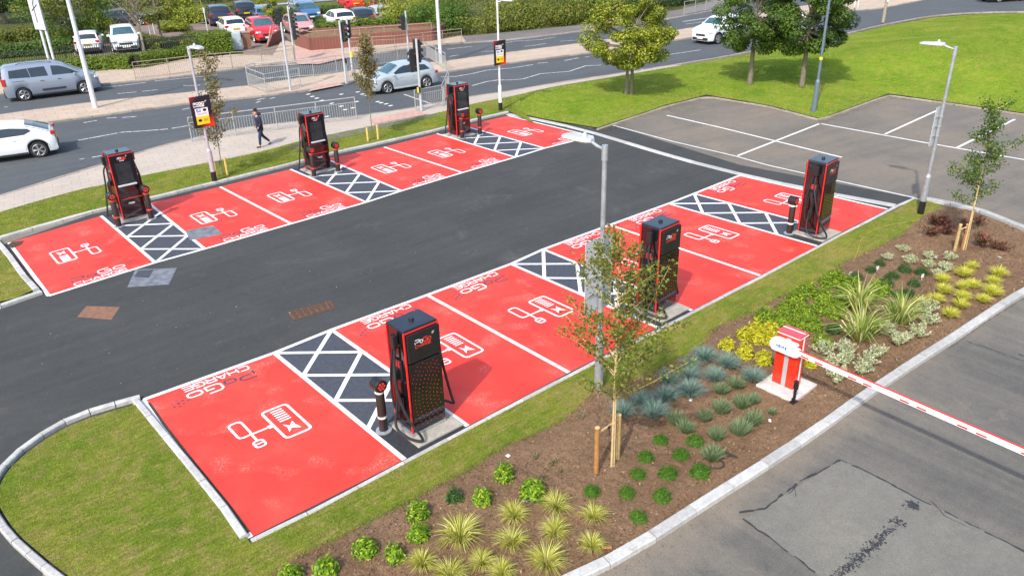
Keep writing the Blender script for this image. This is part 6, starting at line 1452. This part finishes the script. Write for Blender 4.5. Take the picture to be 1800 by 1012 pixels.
def plant_set(name, protos, pts, labelf, cat, group, z0=BZ, base=1.0):
    order = sorted(range(len(pts)), key=lambda i: pts[i][0]); rank = {i: k for k, i in enumerate(order)}; used = set(); rr = random.Random(len(pts)*3+len(name))
    for i, p in enumerate(pts):
        j = i % len(protos); o = protos[j] if j not in used else copy_tree(protos[j]); used.add(j); o.name = name
        s = (p[2] if len(p) > 2 else 1.0)*base*rr.uniform(.86, 1.12); o.location = G(p[0], p[1], z0); o.rotation_euler = (rr.uniform(-.06, .06), rr.uniform(-.06, .06), rr.uniform(0, 6.28)); o.scale = (s*rr.uniform(.93, 1.07), s*rr.uniform(.93, 1.07), s*rr.uniform(.92, 1.08))
        k = rank[i]; n = len(pts); side = f'{W_[k]} from the left' if k < 20 else f'{W_[n-1-k]} from the right'
        tag(o, labelf.format(side), cat, group)
# coordinates: centre of each plant's foot in the photograph
plant_set('sedge_tuft', [p_tuft('leaf_sedge', 300, .34, .011, 1.25, s, .7) for s in (1, 2, 3)],
  [(808, 948, 1.25), (903, 908, .78), (977, 893, .92), (1044, 911, 1.0), (975, 938, .95), (900, 957, .95), (1040, 962, .8), (743, 993, .92), (847, 990, .9), (792, 1014, 1.0), (882, 1010, .9), (960, 992, 1.12)],
  'yellow-striped sedge tuft in the lower bed, {}', 'grass tuft', 'yellow sedge tufts in the lower bed')
plant_set('leafy_shrub', [p_shrub('leaf_glossy', .19, .29, 460, .08, s, .40, .9) for s in (4, 5, 6)],
  [(887, 838, .9), (848, 880, .95), (937, 869, 1.15), (736, 906, 1.0), (736, 943, 1.0), (642, 970, .98), (694, 979, .85), (574, 1006, 1.05), (512, 1016, .8)],
  'glossy bright green shrub along the lawn edge of the lower bed, {}', 'shrub', 'glossy green shrubs in the lower bed')
plant_set('dark_shrub', [p_shrub('leaf_darkdome', .15, .22, 300, .05, 7, .5, .6)], [(799, 876, 1.0)], 'small darker blue-green shrub between two glossy green ones', 'shrub', None) if False else None
o = p_shrub('leaf_darkdome', .15, .24, 300, .05, 7, .5, .6); o.name = 'dark_shrub'; o.location = G(799, 876, BZ); tag(o, 'small darker blue-green shrub left of two glossy green shrubs', 'shrub')
plant_set('dome_shrub', [p_shrub('leaf_dome', .165, .18, 1000, .045, s, .28, .8) for s in (8, 9)],
  [(1161, 776), (1221, 778), (1135, 807), (1196, 802), (1121, 836), (1174, 836), (1230, 833), (1040, 866), (1102, 869), (1164, 875), (1122, 912)],
  'bright green dome shrub in the rows by the central tree stakes, {}', 'shrub', 'bright green dome shrubs', base=.95)
plant_set('lavender', [p_tuft('leaf_lavender', 330, .24, .013, .62, s, .2, .14) for s in (10, 11)],
  [(1267, 690), (1294, 680), (1303, 715, .9), (1324, 707, .95), (1267, 724), (1238, 738, .95), (1187, 744, .95), (1204, 758, 1.05), (1259, 771, .85), (1323, 744, 1.1), (1301, 761, 1.1), (1252, 806, 1.05), (1358, 727, .6)],
  'grey-green lavender tuft between the blue grasses and the kerb, {}', 'lavender', 'grey-green lavender tufts')
plant_set('blue_grass', [p_tuft('leaf_blue', 480, .37, .009, 1.15, s, .45) for s in (12, 13)],
  [(1212, 648, .8), (1239, 632, .9), (1278, 645, .95), (1323, 669, 1.1), (1255, 668, 1.0), (1212, 665, .85), (1174, 673, .95), (1214, 694, 1.15), (1128, 710, 1.05), (1172, 703, 1.0), (1149, 732, 1.25), (1095, 730, .95)],
  'blue-grey fescue tuft behind the central tree stakes, {}', 'grass tuft', 'blue fescue tufts')
plant_set('golden_shrub', [p_shrub('leaf_yellow', .18, .30, 420, .085, s, .40, .7) for s in (14, 15)],
  [(1277, 612), (1308, 594), (1308, 625, 1.05), (1342, 637), (1334, 600), (1354, 604), (1352, 585, 1.1), (1328, 584, .9), (1425, 642, .75)],
  'golden-leaved shrub round the red barrier cabinet, {}', 'shrub', 'golden shrubs by the barrier')
plant_set('green_shrub', [p_shrub('leaf_bushy', .27, .32, 900, .065, s, .45, .8) for s in (16, 17, 18)],
  [(1344, 562), (1374, 566), (1383, 546, .9), (1398, 530), (1420, 518), (1416, 552), (1447, 526), (1456, 500), (1444, 546), (1466, 554), (1478, 536), (1492, 508), (1487, 522), (1402, 572, .9), (1429, 576, 1.0), (1445, 604, .85), (1538, 522, .9), (1545, 512), (1470, 490, .85)],
  'bushy green shrub in the mass between lawn and strap-leaved plants, {}', 'shrub', 'bushy green shrubs of the upper bed')
plant_set('dark_dome', [p_shrub('leaf_darkdome', .18, .20, 1000, .036, s, .35, .8) for s in (19, 20)],
  [(1546, 465), (1530, 477), (1589, 476), (1620, 481, .95), (1568, 488, .9), (1557, 500, 1.05), (1606, 501), (1504, 490, .95), (1537, 505, .9), (1595, 519), (1491, 498, .9), (1577, 522, .95)],
  'dark green dome shrub near the upper lawn edge, {}', 'shrub', 'dark green dome shrubs')
o = p_shrub('leaf_darkdome', .18, .20, 420, .06, 25, .5, .7); o.name = 'dark_shrub'; o.location = G(1465, 582, BZ); tag(o, 'dark green shrub just left of the strap-leaved plants', 'shrub')
plant_set('strap_leaved_plant', [p_tuft('leaf_strap', 115, 1.0, .038, .95, s, .9, .12) for s in (21, 22)],
  [(1512, 598, 1.0), (1508, 545, .92), (1580, 568, .92)], 'tall strap-leaved plant with cream-striped leaves, {}', 'flax plant', 'striped strap-leaved plants')
plant_set('variegated_shrub', [p_sprig('leaf_cream', .24, .24, 26, .045, s, 40) for s in (23, 24)],
  [(1586, 441, .85), (1559, 456, .85), (1598, 463), (1632, 455), (1630, 470, 1.0), (1667, 457), (1662, 475), (1647, 484, .85)],
  'low cream-edged shrub in the top rows of the bed, {}', 'shrub', 'cream variegated shrubs at the top of the bed')
plant_set('white_shrub', [p_sprig('leaf_cream', .24, .36, 26, .048, s, 38) for s in (26, 27, 28)],
  [(1629, 548), (1629, 570), (1614, 592), (1555, 588), (1577, 606), (1445, 624), (1485, 622), (1464, 644), (1488, 643), (1525, 643), (1543, 628), (1472, 672, 1.05), (1516, 656), (1590, 600, .8)],
  'white-leaved shrub between barrier arm and strap-leaved plants, {}', 'shrub', 'white variegated shrubs')
plant_set('golden_grass', [p_tuft('leaf_gold', 380, .27, .010, 1.1, s, .5) for s in (29, 30)],
  [(1707, 472), (1693, 485, 1.1), (1656, 495, .85), (1659, 514), (1644, 530, .95), (1620, 534, .9), (1708, 505), (1691, 508), (1690, 526, 1.1), (1687, 540, .85), (1669, 556, 1.1), (1754, 485), (1745, 498), (1743, 518, 1.1), (1727, 530)],
  'golden grass tuft at the right end of the bed, {}', 'grass tuft', 'golden grasses at the right end')
plant_set('red_shrub', [p_sprig('leaf_red', .26, .36, 20, .075, s, 20) for s in (31, 32)],
  [(1652, 397, 1.2), (1633, 415, 1.0), (1661, 412, 1.0), (1723, 432, 1.15), (1746, 437, .8), (1764, 441, .8), (1722, 397, 1.0), (1694, 400, .9), (1640, 395, .9)],
  'red-tinged shrub near the right-hand staked tree, {}', 'shrub', 'red-leaved shrubs')
plant_set('wilted_plant', [p_sprig('leaf_autumn', .14, .10, 8, .04, 33, 7)], [(944, 806), (975, 812), (955, 838), (986, 830, .8), (1023, 736, .9), (1340, 585, .7)], 'wilted brown seedling on the bare soil, {}', 'wilted plant', 'wilted seedlings')

# ---------- lawn blades
rng = np.random.default_rng(77)
def blades(polyv, dens, H, W, mat, z, seed, name='grass', cut=None, lab='short grass'):
    rng = np.random.default_rng(seed); P = scatter(polyv, dens, rng)
    if cut is not None: P = P[~inpoly(P, cut)]
    # only where the camera could see
    n = len(P); zz = z(P) if callable(z) else np.full(n, z)
    B = np.column_stack([P, zz-.004]); a = rng.uniform(0, 2*PI, n); l = rng.uniform(0, .8, n); W_n = W*rng.uniform(.7, 1.3, n); Hn = H*rng.uniform(.5, 1.2, n)
    s = np.column_stack([np.cos(a), np.sin(a), 0*a])*W_n[:, None]/2; b = rng.uniform(0, 2*PI, n); tip = B+np.column_stack([np.cos(b)*l, np.sin(b)*l, np.ones(n)])*Hn[:, None]
    V = np.stack([B-s, B+s, tip], 1).reshape(-1, 3); return stuff(np_mesh(name, V, np.arange(n*3).reshape(n, 3), mat), lab, 'grass')
bedc = be
blades(LAWN, 2600, .038, .007, 'grass_blades', .045, 1, cut=bedc, lab='mown grass of the island and the strip beside the bays')
blades(LAWN, 900, .036, .007, 'dry_grass_blades', .045, 2, cut=bedc, lab='dry straw-coloured grass among the lawn')
blades(VERGE, 1300, .05, .011, 'verge_blades', .07, 3, lab='bright grass of the verge behind the far row')
blades(LISL, 1500, .04, .009, 'dry_grass_blades', .06, 4, lab='dry grass at the left end of the far row')
blades([Vector((p[0], p[1], 0)) for p in mp], 420, .05, .018, 'verge_blades', mound_h, 5, lab='mown grass covering the mound')
la = np.array([[p.x, p.y] for p in LAWN])
def edge_blades(polyv, pa, dens, wd, H, W, mat, z, seed, cut=None):
    rng = np.random.default_rng(seed); P = scatter(polyv, dens, rng); d = segdist(P, pa); P = P[d < wd*rng.uniform(0, 1, len(P))**1.5]
    if cut is not None: P = P[~inpoly(P, cut)]
    n = len(P); zz = z(P) if callable(z) else np.full(n, z); B = np.column_stack([P, zz-.004]); a = rng.uniform(0, 2*PI, n)
    s = np.column_stack([np.cos(a), np.sin(a), 0*a])*W/2; tip = B+np.column_stack([rng.normal(size=(n, 2))*H*.5, H*rng.uniform(.5, 1.1, n)])
    stuff(np_mesh('grass', np.stack([B-s, B+s, tip], 1).reshape(-1, 3), np.arange(n*3).reshape(n, 3), mat), 'dry grass along the edge of the kerb', 'grass')
edge_blades(LAWN, la, 3200, .45, .04, .009, 'dry_grass_blades', .045, 6, bedc)
edge_blades([Vector((p[0], p[1], 0)) for p in mp], mp, 260, 1.3, .06, .03, 'dry_grass_blades', mound_h, 7)
fringe = [p for p in STR[1:25]]
fr = np.array([[p.x, p.y] for p in fringe]); n = 9000; k = rng.integers(0, len(fr)-1, n); q = rng.uniform(0, 1, n)[:, None]; P = fr[k]*(1-q)+fr[k+1]*q+rng.normal(size=(n, 2))*.05
B = np.column_stack([P, np.full(n, .05)]); a = rng.uniform(0, 2*PI, n); s = np.column_stack([np.cos(a), np.sin(a), 0*a])*.004; tip = B+np.column_stack([rng.normal(size=(n, 2))*.02, rng.uniform(.02, .06, n)])
stuff(np_mesh('grass', np.stack([B-s, B+s, tip], 1).reshape(-1, 3), np.arange(n*3).reshape(n, 3), 'grass_blades'), 'ragged grass fringe where lawn meets soil', 'grass')
# ---------- wind-blown leaf bits and grit along the kerbs and on the tarmac
rng = np.random.default_rng(123)
def grit(pts, n, spread, size, mat, z, lab):
    P = np.array([[p.x, p.y] for p in pts]); k = rng.integers(0, len(P)-1, n); q = rng.uniform(0, 1, n)[:, None]; C = P[k]*(1-q)+P[k+1]*q+rng.normal(size=(n, 2))*spread
    V, F = leaf_arrays(np.column_stack([C, np.full(n, z)])+0, size, size*.7, rng, 3.0); stuff(np_mesh('leaf_litter', V, F, mat), lab, 'leaf litter')
grit([p+Vector((-.05, -.25, 0)) for p in KM], 1500, .12, .05, 'bark_chips', .018, 'brown leaf litter gathered along the old car park kerb')
grit([p+Vector((.1, -.22, 0)) for p in KR], 700, .10, .025, 'bark_chips', .016, 'soil crumbs and grit along the bed kerb')
grit(GP([(100, 620), (400, 560), (700, 450), (1000, 330), (1200, 300)]), 160, 1.6, .022, 'leaf_sedge', .014, 'tiny pale leaf bits scattered over the new tarmac')
